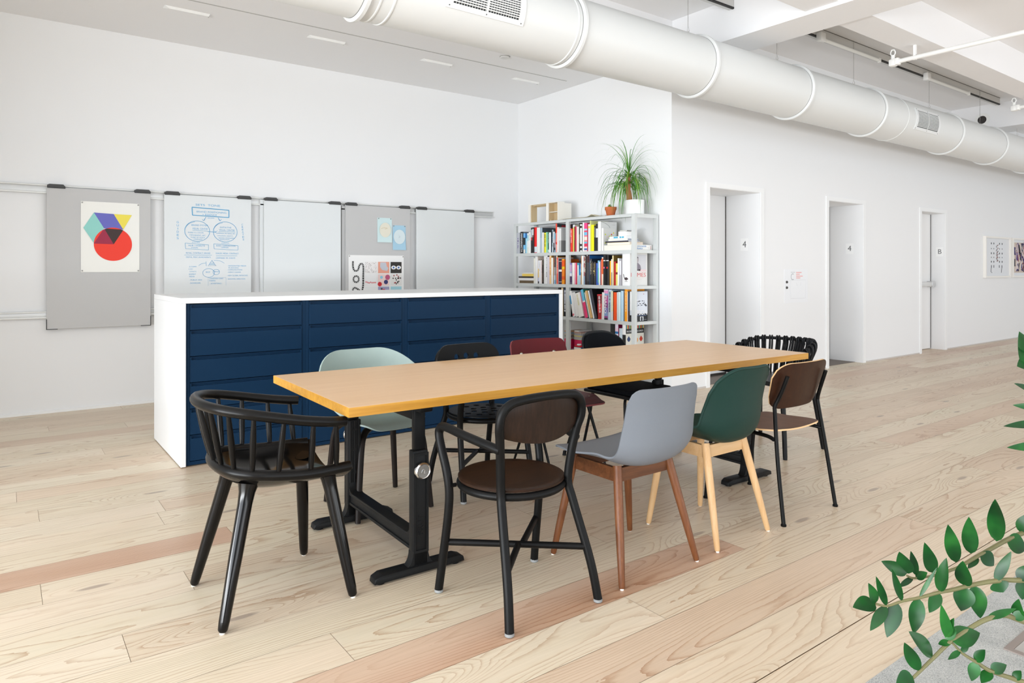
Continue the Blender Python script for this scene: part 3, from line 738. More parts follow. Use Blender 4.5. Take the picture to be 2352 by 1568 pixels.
OAKLX = wood('oak_apron', [(.25, 'c39a6a'), (.5, 'd0aa7c'), (.75, 'dcbc94')], 'X', 1., .45, amp=.9)
VENEER = wood('walnut_veneer', [(.25, '28150b'), (.5, '331b0e'), (.75, '402513')], 'Z', 1.8, .42, amp=1., spec=.2)
VENEERY = wood('walnut_veneer_seat', [(.25, '4c3020'), (.5, '5e3e2b'), (.75, '704c38')], 'Y', 1., .4, amp=.9, spec=.3)
PLYEDGE = mat('dcb584', .5, name='plywood_edge')

def bez(pts, n):
    """uniform Catmull-Rom through points, n samples per span"""
    P = [Vector(p) for p in pts]; Q = []
    for i in range(len(P)-1):
        p0, p1, p2, p3 = P[max(0, i-1)], P[i], P[i+1], P[min(len(P)-1, i+2)]
        for k in range(n):
            t = k/n
            Q.append(.5*((2*p1) + (p2-p0)*t + (2*p0-5*p1+4*p2-p3)*t*t + (3*p1-p0-3*p2+p3)*t**3))
    Q.append(P[-1]); return Q
def along(Q, t):
    f = t*(len(Q)-1); i = min(len(Q)-2, int(f)); return Q[i].lerp(Q[i+1], f-i)

def foot_cap(o, p, r, m=FOOTG, h=.014):
    b = MB(); b.lathe([(r*.7, 0), (r*1.02, .004), (r*1.02, h)], m, p, 16); return b.build('foot_cap', o)

# --- tubular armchair with round seat (used twice: stained wood, and black perforated metal)
def pipe_armchair(label, loc, rz, wooden):
    t = empty('tubular_armchair', label, 'chair', loc, rz, CH)
    m = BLACKM; r = .0165
    zs = .425
    for s in (-1, 1):
        b = MB(); pipe(b, [(s*.205, -.213, .012), (s*.192, -.185, .15), (s*.166, -.118, .36), (s*.158, -.097, .44), (s*.168, -.108, .56)], r, m, seg=14); o = b.build('leg', t)
        foot_cap(o, (s*.205, -.213, 0), r)
        b = MB(); pipe(b, [(s*.234, .208, .012), (s*.229, .19, .12), (s*.222, .16, .30), (s*.221, .152, .40), (s*.226, .165, .48), (s*.232, .19, .555), (s*.233, .207, .605), (s*.232, .202, .632), (s*.228, .17, .643), (s*.215, .06, .63), (s*.192, -.06, .614), (s*.176, -.122, .604)], r, m, seg=14, sub=7); o = b.build('leg', t)
        foot_cap(o, (s*.234, .208, 0), r)
        b = MB(); b.lathe([(.008, 0), (.008, .03)], m, (s*.196, .145, zs-.002), 10, Matrix.Rotation(R(90*s), 4, 'Y')); b.build('bracket', t)
    # back hoop continuing the rear legs
    b = MB()
    pipe(b, [(-.168, -.108, .56), (-.18, -.122, .64), (-.191, -.135, .69), (-.186, -.142, .735), (-.16, -.15, .766), (-.11, -.158, .78), (0, -.163, .784), (.11, -.158, .78), (.16, -.15, .766), (.186, -.142, .735), (.191, -.135, .69), (.18, -.122, .64), (.168, -.108, .56)], r, m, seg=14); b.build('back_hoop', t)
    # seat ring and disc
    b = MB(); R_ = .198
    b.tube([(R_*math.cos(R(a)), .055+R_*math.sin(R(a)), zs) for a in range(0, 360, 15)], .0145, m, 12, 2, True); b.build('seat_ring', t)
    if wooden:
        b = MB(); b.lathe([(.001, .014), (.10, .012), (.175, .0135), (.2, .0165), (.2065, .013), (.205, .004), (.001, .001)], WENGE, (0, .055, zs+.014), 56, cap=False); b.build('seat', t)
    else:
        b = MB()
        holes = [(0, 0)] + [(.066*math.cos(R(a)), .066*math.sin(R(a))) for a in range(0, 360, 60)] + [(.135*math.cos(R(a)), .135*math.sin(R(a))) for a in range(15, 375, 30)]
        perforated_disc(b, .2, holes, .0185, .006, m, (0, .055, zs+.0165)); b.build('seat', t)
    # back panel
    if wooden:
        b = MB()
        def f(u, v):
            x = (u-.5)*2; half = .178
            z = .645+.135*v
            # rounded corners at the top, curved lower edge
            if v > .55: half = .178-.055*((v-.55)/.45)**2.6
            if v < .25: half = .178-.02*((.25-v)/.25)**2
            z -= .03*(1-v)*(1-x*x)
            y = -.118-.034*(1-abs(x)**2) - .018*v
            return (x*half, y, z)
        b.sheet(f, 24, 16, .009, WENGEZ); b.build('backrest', t)
    else:
        b = MB()
        hs = [(-.068, .733), (0, .736), (.068, .733)]
        perforated_back(b, m, hs, .0175); b.build('backrest', t)
    # X stretcher
    b = MB(); pipe(b, [(-.226, .185, .2), (.187, -.175, .2)], .0125, m, sub=1); b.build('stretcher', t)
    b = MB(); pipe(b, [(.226, .185, .2), (.012, -.003, .2)], .0125, m, sub=1); pipe(b, [(-.012, -.006, .2), (-.187, -.175, .2)], .0125, m, sub=1); b.build('stretcher', t)
    return t

def perforated_disc(b, Rr, holes, hr, th, m, c):
    """disc with round holes cut as a fine polar sheet of triangles between rings"""
    bm = bmesh.new()
    ov = [bm.verts.new((Rr*math.cos(2*math.pi*i/48), Rr*math.sin(2*math.pi*i/48), 0)) for i in range(48)]
    es = [bm.edges.new((ov[i], ov[(i+1) % 48])) for i in range(48)]
    for hx, hy in holes:
        hv = [bm.verts.new((hx+hr*math.cos(2*math.pi*i/14), hy+hr*math.sin(2*math.pi*i/14), 0)) for i in range(14)]
        es += [bm.edges.new((hv[i], hv[(i+1) % 14])) for i in range(14)]
    bmesh.ops.triangle_fill(bm, edges=es, use_beauty=True)
    solid(bm, th); b.bm(bm, m, Matrix.Translation(c))
def solid(bm, th):
    """keep only faces, give the flat sheet a thickness downwards"""
    bmesh.ops.recalc_face_normals(bm, faces=bm.faces)
    if sum(f.normal.z for f in bm.faces) < 0: bmesh.ops.reverse_faces(bm, faces=bm.faces)
    ret = bmesh.ops.extrude_face_region(bm, geom=bm.faces[:])
    for v in [g for g in ret['geom'] if isinstance(g, bmesh.types.BMVert)]: v.co.z += th
    bmesh.ops.recalc_face_normals(bm, faces=bm.faces)
def perforated_back(b, m, hs, hr):
    bm = bmesh.new(); pts = []
    half, z0, z1, rr = .212, .57, .806, .085
    for cx, cz, a0 in ((half-rr, z1-rr, 0), (-half+rr, z1-rr, 90), (-half+rr, z0+rr, 180), (half-rr, z0+rr, 270)):
        pts += [(cx+rr*math.cos(R(a0+i*15)), cz+rr*math.sin(R(a0+i*15))) for i in range(7)]
    # add points on the straight top/bottom so the sheet can bend
    full = []
    for (x0, z0_), (x1, z1_) in zip(pts, pts[1:]+pts[:1]):
        n = max(1, int(math.hypot(x1-x0, z1_-z0_)/.02))
        full += [(x0+(x1-x0)*i/n, z0_+(z1_-z0_)*i/n) for i in range(n)]
    vs = [bm.verts.new((x, z, 0)) for x, z in full]
    es = [bm.edges.new((vs[i], vs[(i+1) % len(vs)])) for i in range(len(vs))]
    for hx, hz in hs:
        hv = [bm.verts.new((hx+hr*math.cos(2*math.pi*i/24), hz+hr*math.sin(2*math.pi*i/24), 0)) for i in range(24)]
        es += [bm.edges.new((hv[i], hv[(i+1) % 24])) for i in range(24)]
    bmesh.ops.triangle_fill(bm, edges=es, use_beauty=True)
    bmesh.ops.subdivide_edges(bm, edges=[e for e in bm.edges if e.calc_length() > .05], cuts=3, use_grid_fill=False)
    bmesh.ops.triangulate(bm, faces=bm.faces)
    solid(bm, .012)
    for v in bm.verts:
        x, z, d = v.co
        v.co = Vector((x, -.072-.036*(1-(x/half)**2)-.03*(z-.6)/.17 - d, z))
    bmesh.ops.recalc_face_normals(bm, faces=bm.faces)
    b.bm(bm, m)

pipe_armchair('tubular black armchair with a round dark brown seat and stained wood back, facing away', (1.585, 2.095, 0), 0, True)
pipe_armchair('black metal armchair with three holes in its back and a perforated round seat', (2.2, 3.30, 0), 180, False)

# --- moulded shell on a four-legged wooden base
def shell(b, prof, half, wrap, th, m, nu=28, nv=44, corner=.05, edge=None, front_r=.05, lip=0):
    """prof: centre line (y,z) from seat front to back top; half(t), wrap(t): half width and how far the edges curl in"""
    Q = bez([(0, y, z) for y, z in prof], 12)
    L_ = [0]
    for a, c in zip(Q, Q[1:]): L_.append(L_[-1]+(c-a).length)
    tot = L_[-1]
    def at(s):
        d = s*tot
        for i in range(len(Q)-1):
            if L_[i+1] >= d: return Q[i].lerp(Q[i+1], (d-L_[i])/max(1e-9, L_[i+1]-L_[i])), (Q[i+1]-Q[i]).normalized()
        return Q[-1], (Q[-1]-Q[-2]).normalized()
    def f(u, v):
        x = (u-.5)*2
        # corner rounding shortens the sheet near its side edges at both ends
        ax = abs(x); hv = half(v)
        ct = corner/tot; cf = front_r/tot
        k = max(0, (ax*hv-(hv-corner))/corner) if corner else 0
        k2 = max(0, (ax*hv-(hv-front_r))/front_r) if front_r else 0
        vt = 1-ct*(1-math.sqrt(max(0, 1-k*k))); vf = cf*(1-math.sqrt(max(0, 1-k2*k2)))
        vv = vf+(vt-vf)*v
        p, tg = at(vv)
        n = None
        return (x*hv, p.y, p.z), n, x, vv
    def g(u, v):
        (px, py, pz), n, x, vv = f(u, v)
        w = wrap(vv)*abs(x)**2.4
        return (px, py+NS(vv)[0]*w, pz+NS(vv)[1]*w)
    def NS(vv):
        a, c = at(max(0, vv-.2))[0], at(min(1, vv+.2))[0]; d = (c-a).normalized()
        return (d.z, -d.y)      # sitter side: up on the seat, forward on the back
    b.sheet(g, nu, nv, th, m, medge=edge or m)
    if lip:
        ring = [g(i/nu, 0) for i in range(nu)]+[g(1, j/nv) for j in range(nv)]+[g(1-i/nu, 1) for i in range(nu)]+[g(0, 1-j/nv) for j in range(nv)]
        out = [Vector(ring[0])]
        for p in ring[1:]:
            if (Vector(p)-out[-1]).length > .012: out.append(Vector(p))
        b.tube(out, lip, m, 10, 1, True)
def ss(a, c, x): t = max(0, min(1, (x-a)/(c-a))); return t*t*(3-2*t)

def wooden_base(t, wood_, woodx, feet, tops, r0, r1, ztop, apron=True, glide=None):
    for (fx, fy), (tx, ty) in zip(feet, tops):
        b = MB(); d = Vector((fx-tx, fy-ty, -ztop))
        P = [Vector((tx, ty, ztop))+d*k for k in (0, .35, .7, .975, .99)]
        b.tube(P, [r0, r0*.97, r0*.84, r1, r1*.8], wood_, 16, 1); o = b.build('leg', t)
        g = MB(); g.lathe([(r1*.6, 0), (r1*.62, .011)], glide or mat('e8e6e0', .5), (fx, fy, 0), 12); g.build('glide', o)
    if apron:
        n = len(tops)
        for i in range(n):
            a, c = Vector(tops[i]+(0,)), Vector(tops[(i+1) % n]+(0,))
            d = (c-a); l = d.length; d.normalize()
            b = MB(); M = Matrix.Translation((a.x, a.y, ztop-.035)) @ Matrix.Rotation(math.atan2(d.y, d.x), 4, 'Z')
            b.prism([(.012, -.03), (l-.012, -.03), (l-.012, .026), (.012, .026)], .018, woodx, M @ basis((1,0,0), (0,0,1), (0,-1,0), (0, .009, 0)))
            b.build('apron', t, flat=True)

GREYP = mat('73787f', .55, spec=.35, bump=.2, bscale=700, name='grey_polypropylene')
t = empty('shell_chair', 'grey moulded shell chair on walnut legs, between the tubular and the green chair', 'chair', (2.165, 2.1, 0), 0, CH)
b = MB()
shell(b, [(.235, .452), (.21, .462), (.1, .452), (-.04, .437), (-.13, .438), (-.19, .462), (-.222, .515), (-.232, .6), (-.238, .69), (-.25, .77)],
      lambda v: .218 if v < .3 else .218+.006*ss(.3, .5, v)-.016*ss(.6, 1, v), lambda v: .012+.045*ss(.12, .42, v)*(1-.55*ss(.62, 1, v)), 0.0075, GREYP, corner=.06, front_r=.03)
b.build('shell', t)
wooden_base(t, WALNUT, WALNUTX, [(-.232, .215), (.235, .205), (.215, -.205), (-.233, -.203)], [(-.16, .15), (.155, .15), (.145, -.1), (-.155, -.1)], .0185, .0125, .445)

GREENP = mat('14322b', .5, spec=.25, bump=.15, bscale=700, name='dark_green_plastic')
t = empty('shell_chair', 'dark green moulded shell chair on pale oak legs', 'chair', (2.735, 2.11, 0), 0, CH)
b = MB()
shell(b, [(.235, .47), (.2, .472), (.1, .458), (-.04, .442), (-.13, .444), (-.185, .475), (-.212, .54), (-.225, .64), (-.238, .73), (-.255, .8)],
      lambda v: .20+.028*ss(0, .3, v)-.026*ss(.5, 1, v), lambda v: .02+.075*ss(.1, .42, v)*(1-.6*ss(.62, 1, v)), .009, GREENP, corner=.13, front_r=.09, lip=.0075)
b.build('shell', t)
b = MB()
wooden_base(t, OAKL, OAKLX, [(-.197, .205), (.213, .217), (.193, -.196), (-.207, -.209)], [(-.145, .15), (.135, .15), (.125, -.1), (-.15, -.1)], .0185, .0125, .448)

# --- walnut plywood chair on black tube legs
t = empty('plywood_chair', 'walnut plywood chair on thin black tube legs, nearest the right end of the table', 'chair', (3.28, 2.15, 0), 0, CH)
b = MB()
def backf(u, v):
    x = (u-.5)*2; rr = .42
    half = .222+.018*v
    c = max(0, (abs(x)-(1-rr))/rr); sh = .07*(1-math.sqrt(max(0, 1-c*c)))
    z = .54+sh+(.236-2*sh)*v
    return (x*half+.016, -.168-.062*(z-.56)/.2 + .04*x*x, z)
b.sheet(backf, 30, 18, .0085, VENEER, medge=PLYEDGE); b.build('backrest', t)
b = MB()
def seatf(u, v):
    x = (u-.5)*2; rr = .6; yy = (v-.5)*2
    c = max(0, (abs(yy)-(1-rr))/rr); half = .222-.07*(1-math.sqrt(max(0, 1-c*c)))
    return (x*half-.004, .012+yy*.21, .426-.02*ss(.55, 1, yy)*yy + .012*abs(yy)*(yy < 0) + .008*x*x)
b.sheet(seatf, 26, 26, .008, VENEERY, medge=PLYEDGE); b.build('seat', t)
for s in (-1, 1):
    b = MB(); k = .016; pipe(b, [(s*.238, -.246, .008), (s*.222+k*.4, -.2, .3), (s*.2+k*.9, -.166, .52), (s*.197+k, -.163, .56), (s*.187+k, -.177, .6), (s*.18+k*.8, -.198, .65), (s*.176+k*.7, -.222, .715)], .0098, seg=12); o = b.build('leg', t)
    c = MB(); c.lathe([(.013, 0), (.0135, .008), (.0105, .012)], BLACKM, (s*.238, -.246, 0), 12); c.build('foot_cap', o)
    b = MB(); pipe(b, [(s*.2, .243, .008), (s*.195, .215, .3), (s*.192, .195, .396), (s*.186, .17, .411), (s*.188, .0, .411), (s*.204, -.13, .411), (s*.217, -.18, .403)], .0098, seg=12); o = b.build('leg', t)
    c = MB(); c.lathe([(.013, 0), (.0135, .008), (.0105, .012)], BLACKM, (s*.2, .243, 0), 12); c.build('foot_cap', o)
b = MB(); pipe(b, [(-.188, .02, .407), (.188, .02, .407)], .009, sub=1); b.build('cross_bar', t)

# --- black spindle armchair at the left end
BLKG = mat('090808', .15, spec=.3, name='black_lacquer'); BLKS = mat('0c0b0a', .33, spec=.2, name='black_stained_ash')
t = empty('spindle_armchair', 'black armchair with a spindle back and glossy seat at the left end of the table', 'chair', (.835, 2.70, 0), -90, CH)
# local: front +Y is world +X ; local x = world -y
rp = [(-.225, .225), (-.235, .15), (-.238, .05), (-.228, -.06), (-.2, -.135), (-.15, -.178), (-.08, -.199), (0, -.205), (.08, -.199), (.15, -.178), (.2, -.135), (.228, -.06), (.238, .05), (.235, .15), (.225, .225)]
def rz_(y): return .497+.03*ss(.1, -.25, y)
b = MB(); b.tube([(x, y, rz_(y)) for x, y in rp], .0195, BLKS, 14, 6); b.build('seat_rim', t)
arm = [(-.255, .195), (-.266, .13), (-.272, .04), (-.266, -.06), (-.243, -.15), (-.19, -.214), (-.105, -.25), (0, -.262), (.105, -.25), (.19, -.214), (.243, -.15), (.266, -.06), (.272, .04), (.266, .13), (.255, .195)]
def az(y): return .674+.088*ss(.25, -.34, y)
b = MB(); b.tube([(x, y, az(y)) for x, y in arm], .0185, BLKS, 14, 6, sy=1.05); b.build('arm_rail', t)
RQ = bez([(x, y, rz_(y)) for x, y in rp], 8); AQ = bez([(x, y, az(y)) for x, y in arm], 8)
for k in range(13):
    f_ = .055+.89*k/12
    a_ = along(RQ, f_); c_ = along(AQ, .045+.91*k/12)
    b = MB(); d = c_-a_
    b.tube([a_+d*q for q in (0, .25, .5, .75, 1)], [.0075, .0105, .0115, .0095, .007], BLKS, 10, 1); b.build('spindle', t)
# seat: glossy bowl whose sides sweep up into the rim
b = MB()
def panf(u, v):
    x = (u-.5)*2; yy = -.2+.435*v
    tb = max(0, (-.01-yy)/.195)
    half = .23*math.sqrt(max(.015, 1-tb*tb)) if tb > 0 else .23
    r_ = min(1.05, (abs(x)**4+tb**4)**.25)
    z = .436+.064*r_**2.6+.012*tb - .016*ss(.16, .235, yy)*(1-abs(x))
    return (x*half, yy, z)
b.sheet(panf, 32, 32, .022, BLKG); b.build('seat', t)
for fx, fy, tx, ty in ((-.222, -.23, -.125, -.12), (.222, -.232, .13, -.12), (-.254, .221, -.14, .17), (.238, .235, .14, .17)):
    b = MB(); top = Vector((tx, ty, .468)); ft = Vector((fx, fy, .005)); d = ft-top
    b.tube([top, top+d*.06, top+d*.14, top+d*.5, top+d*.93, top+d*.985, ft], [.036, .0285, .0255, .0235, .0185, .0165, .011], BLKG, 14, 1); o = b.build('leg', t)
    c = MB(); c.lathe([(.009, 0), (.0095, .006)], mat('dcdad4', .5), (fx, fy, 0), 10); c.build('glide', o)

# --- pale green tub armchair on dark bent legs
PALEG = mat('96a8a3', .5, bump=.12, bscale=700, name='pale_green_plastic')
DKWOOD = wood('black_stained_oak', [(.3, '120e0c'), (.5, '1a1411'), (.75, '241c18')], 'Z', 1., .45, spec=.2)
t = empty('tub_armchair', 'pale grey-green tub armchair on dark bent wood legs, across from the table end', 'chair', (1.6, 3.36, 0), 180, CH)
b = MB()
shell(b, [(.23, .44), (.2, .462), (.1, .456), (-.04, .44), (-.13, .445), (-.195, .49), (-.222, .56), (-.235, .65), (-.245, .73), (-.258, .8)],
      lambda v: .2+.1*ss(.08, .45, v), lambda v: .015+.21*ss(.15, .5, v)*(1-.45*ss(.6, 1, v)), .008, PALEG, corner=.2, front_r=.12)
b.build('shell', t)
for sx, sy in ((-1, 1), (1, 1), (-1, -1), (1, -1)):
    b = MB(); fx, fy = sx*.205, sy*.205
    b.tube([(sx*.03, sy*.03, .428), (sx*.105, sy*.105, .43), (sx*.15, sy*.15, .412), (sx*.172, sy*.172, .36), (sx*.19, sy*.19, .18), (fx, fy, .004)], [.016, .017, .017, .0165, .015, .013], DKWOOD, 10, 5, sy=1.1); b.build('leg', t)

# --- dark red plywood chair on black compass legs
REDP = mat('581219', .45, spec=.2, name='dark_red_lacquer')
t = empty('red_chair', 'dark red plywood chair with black steel legs, in front of the navy drawers', 'chair', (2.81, 3.30, 0), 176, CH)
b = MB()
def rbf(u, v):
    x = (u-.5)*2; c = max(0, (abs(x)-.8)/.2); sh = .03*(1-math.sqrt(max(0, 1-c*c)))
    z = .6+sh+(.185-2*sh)*v
    return (x*(.228-.012*v), -.235-.06*(z-.6)/.18+.05*x*x, z)
b.sheet(rbf, 26, 10, .01, REDP, medge=mat('7a2c30', .5)); b.build('backrest', t)
for x, z in ((-.13, .7), (.13, .7)):
    q = MB(); q.lathe([(.011, 0), (.011, .003), (.005, .0035), (.005, .001), (.001, .001)], CHROME, (x, -.2285+.05*(x/.22)**2-.033, z), 16, Matrix.Rotation(R(-90), 4, 'X')); q.build('rivet', t)
b = MB()
def rsf(u, v):
    x = (u-.5)*2; yy = (v-.5)*2
    c = max(0, (abs(x)-.7)/.3); sh = .06*(1-math.sqrt(max(0, 1-c*c)))
    y = -.185+sh*.6+(.41-sh*1.6)*v
    return (x*(.2+.012*v), y, .452-.03*ss(.72, 1, v)-.012*math.sin(v*3.14)*(1-x*x)+.012*ss(.3, 0, v))
b.sheet(rsf, 24, 22, .01, REDP, medge=mat('7a2c30', .5)); b.build('seat', t)
for x in (-.15, .15):
    q = MB(); q.lathe([(.006, 0), (.004, .003)], CHROME, (x, .11, .452), 10); q.build('rivet', t)
for s in (-1, 1):
    b = MB(); b.tube([(s*.205, .215, .0), (s*.2, .07, .3), (s*.196, .02, .415)], [.0085, .013, .0145], BLACKM, 10, 3, sy=.6); b.build('leg', t)
    b = MB(); b.tube([(s*.205, -.225, .0), (s*.2, -.08, .3), (s*.196, -.03, .415)], [.0085, .013, .0145], BLACKM, 10, 3, sy=.6); b.build('leg', t)
    b = MB(); b.tube([(s*.196, .15, .425), (s*.196, -.1, .425), (s*.19, -.22, .47), (s*.15, -.258, .6), (s*.135, -.292, .72)], .009, BLACKM, 10, 4, sy=.7); b.build('back_support', t)
    for y in (.215, -.225):
        b = MB(); b.lathe([(.014, 0), (.013, .004), (.009, .03)], BLACKM, (s*.205, y, 0), 12); b.build('foot_cap', t)
b = MB(); b.tube([(-.196, 0, .418), (.196, 0, .418)], .011, BLACKM, 10, 1); b.build('cross_bar', t)

# --- black upholstered chair
BFAB = mat('121418', .95, spec=.1, bump=.5, bscale=900, name='black_wool'); BPL = mat('161719', .4, spec=.22, name='black_plastic')
t = empty('upholstered_chair', 'black padded chair with a rounded back, in front of the bookshelf', 'chair', (3.375, 3.27, 0), 180, CH)
b = MB()
def ubf(k, off):
    def f(u, v):
        x = (u-.5)*2; half = (.205-k)*(1-.0*v)
        c = max(0, (abs(x)-.25)/.75); sh = .115*(1-math.sqrt(max(0, 1-c*c)))
        z = .475+k+(.335-2*k-sh)*v
        return (x*half*(1-.06*(1-v)), -.2-.1*(z-.47)/.33+.075*x*x+off, z)
    return f
b.sheet(ubf(0, -.012), 26, 16, .012, BPL); b.build('back_shell', t)
b = MB(); b.sheet(ubf(.014, .004), 26, 16, .026, BFAB); b.build('back_pad', t)
b = MB(); b.rbox((-.2, -.19, .44), (.2, .225, .475), .017, BFAB, seg=3); b.build('seat_pad', t)
b = MB(); b.rbox((-.212, -.2, .418), (.212, .235, .442), .011, BPL, seg=3); b.build('seat_shell', t)
for sx in (-.07, .07):
    b = MB(); b.tube([(sx, .242, .47), (sx, .25, .44), (sx, .2, .41)], .006, BPL, 8, 4); b.build('strap', t)
for sx in (-1, 1):
    for y0, y1 in ((.2, .17), (-.22, -.15)):
        b = MB(); b.tube([(sx*.205, y0, .004), (sx*.19, y1, .3), (sx*.18, y1*.95, .41), (sx*.12, y1*.8, .415)], .0095, BLACKM, 10, 4); b.build('leg', t)

# --- black woven armchair at the far end
ROPE = mat('151618', .42, spec=.2, name='black_cane'); 
t = empty('woven_armchair', 'black woven cane armchair with a looped back at the far right end of the table', 'chair', (4.34, 2.81, 0), 90, CH)
wr = [(-.25, .2), (-.263, .08), (-.255, -.06), (-.21, -.175), (-.12, -.245), (0, -.265), (.12, -.245), (.21, -.175), (.255, -.06), (.263, .08), (.25, .2)]
def wz(y): return .665+.075*ss(.15, -.2, y)
top = bez([(x, y, wz(y)) for x, y in wr], 6); low = bez([(x*.8, y*.78+.02, .47) for x, y in wr], 6)
b = MB(); b.tube([top[i] for i in range(0, len(top), 2)], .011, ROPE, 10, 2); b.build('top_rail', t)
b = MB(); b.tube([low[i] for i in range(0, len(low), 2)], .012, ROPE, 10, 2); b.build('seat_rim', t)
for k in range(23):
    f_ = .02+.96*k/22; a_ = along(top, f_); c_ = along(low, f_)
    out = Vector((a_.x, a_.y, 0)).normalized()
    b = MB()
    for off in (-.008, .008):
        tn = Vector((-out.y, out.x, 0))*off
        b.tube([a_-out*.012+tn+Vector((0, 0, -.03)), a_-out*.015+tn+Vector((0, 0, .002)), a_+tn+Vector((0, 0, .0165)), a_+out*.017+tn, a_+out*.014+tn-Vector((0, 0, .05)), (a_*.45+c_*.55)+out*.012+tn, c_+out*.012+tn], .0065, ROPE, 8, 3)
        b.tube([a_-out*.012+tn-Vector((0, 0, .02)), (a_*.5+c_*.5)-out*.014+tn, c_-out*.008+tn], .0065, ROPE, 8, 2)
    b.build('woven_strand', t)
b = MB(); b.sheet(lambda u, v: ((u-.5)*2*.225*(1-.25*max(0, .4-v)), -.185+.42*v, .475+.012*math.cos((u-.5)*3)), 16, 16, .03, mat('1c1d1f', .3, name='black_seat')); b.build('seat', t)
for sx in (-1, 1):
    for y0, y1 in ((.225, .19), (-.235, -.17)):
        b = MB(); b.tube([(sx*.2, y1, .46), (sx*.225, (y0+y1)/2, .24), (sx*.245, y0, .02), (sx*.246, y0, .004)], [.017, .016, .0145, .011], ROPE, 12, 3); b.build('leg', t)
# ------------------------------------------------------------------ bookshelf
SH = mat('cfd3d2', .45, name='pale_grey_steel')
SX0, SX1, SY0, SY1 = 5.06, 5.405, 4.79, 6.812
LEV = [.355, .72, 1.08, 1.44]
t = empty('bookshelf', 'pale grey steel bookshelf of two bays against the white wall', 'bookshelf', ((SX0+SX1)/2, (SY0+SY1)/2, 0))
o3 = t.location.copy()
def sb_(name, lo, hi, m=SH):
    b = MB(); b.box([a-c for a, c in zip(lo, o3)], [a-c for a, c in zip(hi, o3)], m); return b.build(name, t, flat=True)
for y0, y1 in ((SY0, SY0+.048), (5.785, 5.838), (SY1-.05, SY1)):
    sb_('post', (SX0, y0, 0), (SX0+.03, y1, 1.80)); sb_('post', (SX1-.03, y0, 0), (SX1, y1, 1.80))
for z in LEV + [.03]:
    sb_('shelf', (SX0+.004, SY0+.003, z-.006), (SX1-.004, SY1-.003, z))
    sb_('shelf_edge', (SX0-.001, SY0+.049, z-.034), (SX0+.003, 5.784, z+.002)); sb_('shelf_edge', (SX0-.001, 5.839, z-.034), (SX0+.003, SY1-.051, z+.002))
    sb_('shelf_edge', (SX0+.031, SY0-.001, z-.03), (SX1-.031, SY0+.002, z+.002)); sb_('shelf_edge', (SX0+.031, SY1-.002, z-.03), (SX1-.031, SY1+.001, z+.002))
sb_('top_shelf', (SX0-.002, SY0-.002, 1.8005), (SX1+.002, SY1+.002, 1.806))
sb_('top_edge', (SX0-.002, SY0+.049, 1.775), (SX0+.002, 5.784, 1.80)); sb_('top_edge', (SX0-.002, 5.839, 1.775), (SX0+.002, SY1-.051, 1.80))
sb_('top_edge', (SX0+.031, SY0-.001, 1.768), (SX1-.031, SY0+.002, 1.80))
PAGE = mat('efece2', .85, name='book_pages')
GRP = {'TL': 'books on the top shelf, left bay', 'TR': 'books on the top shelf, right bay', 'ML': 'books on the second shelf, left bay', 'MR': 'books on the second shelf, right bay',
       'LL': 'books on the third shelf, left bay', 'LR': 'books on the third shelf, right bay', 'BR': 'books on the fourth shelf, right bay', 'BL': 'books on the fourth shelf, left bay'}
ZB = {'T': 1.4405, 'M': 1.0805, 'L': .7205, 'B': .3555}
brnd = random.Random(3)
def paper(h): return mat(h, .5)
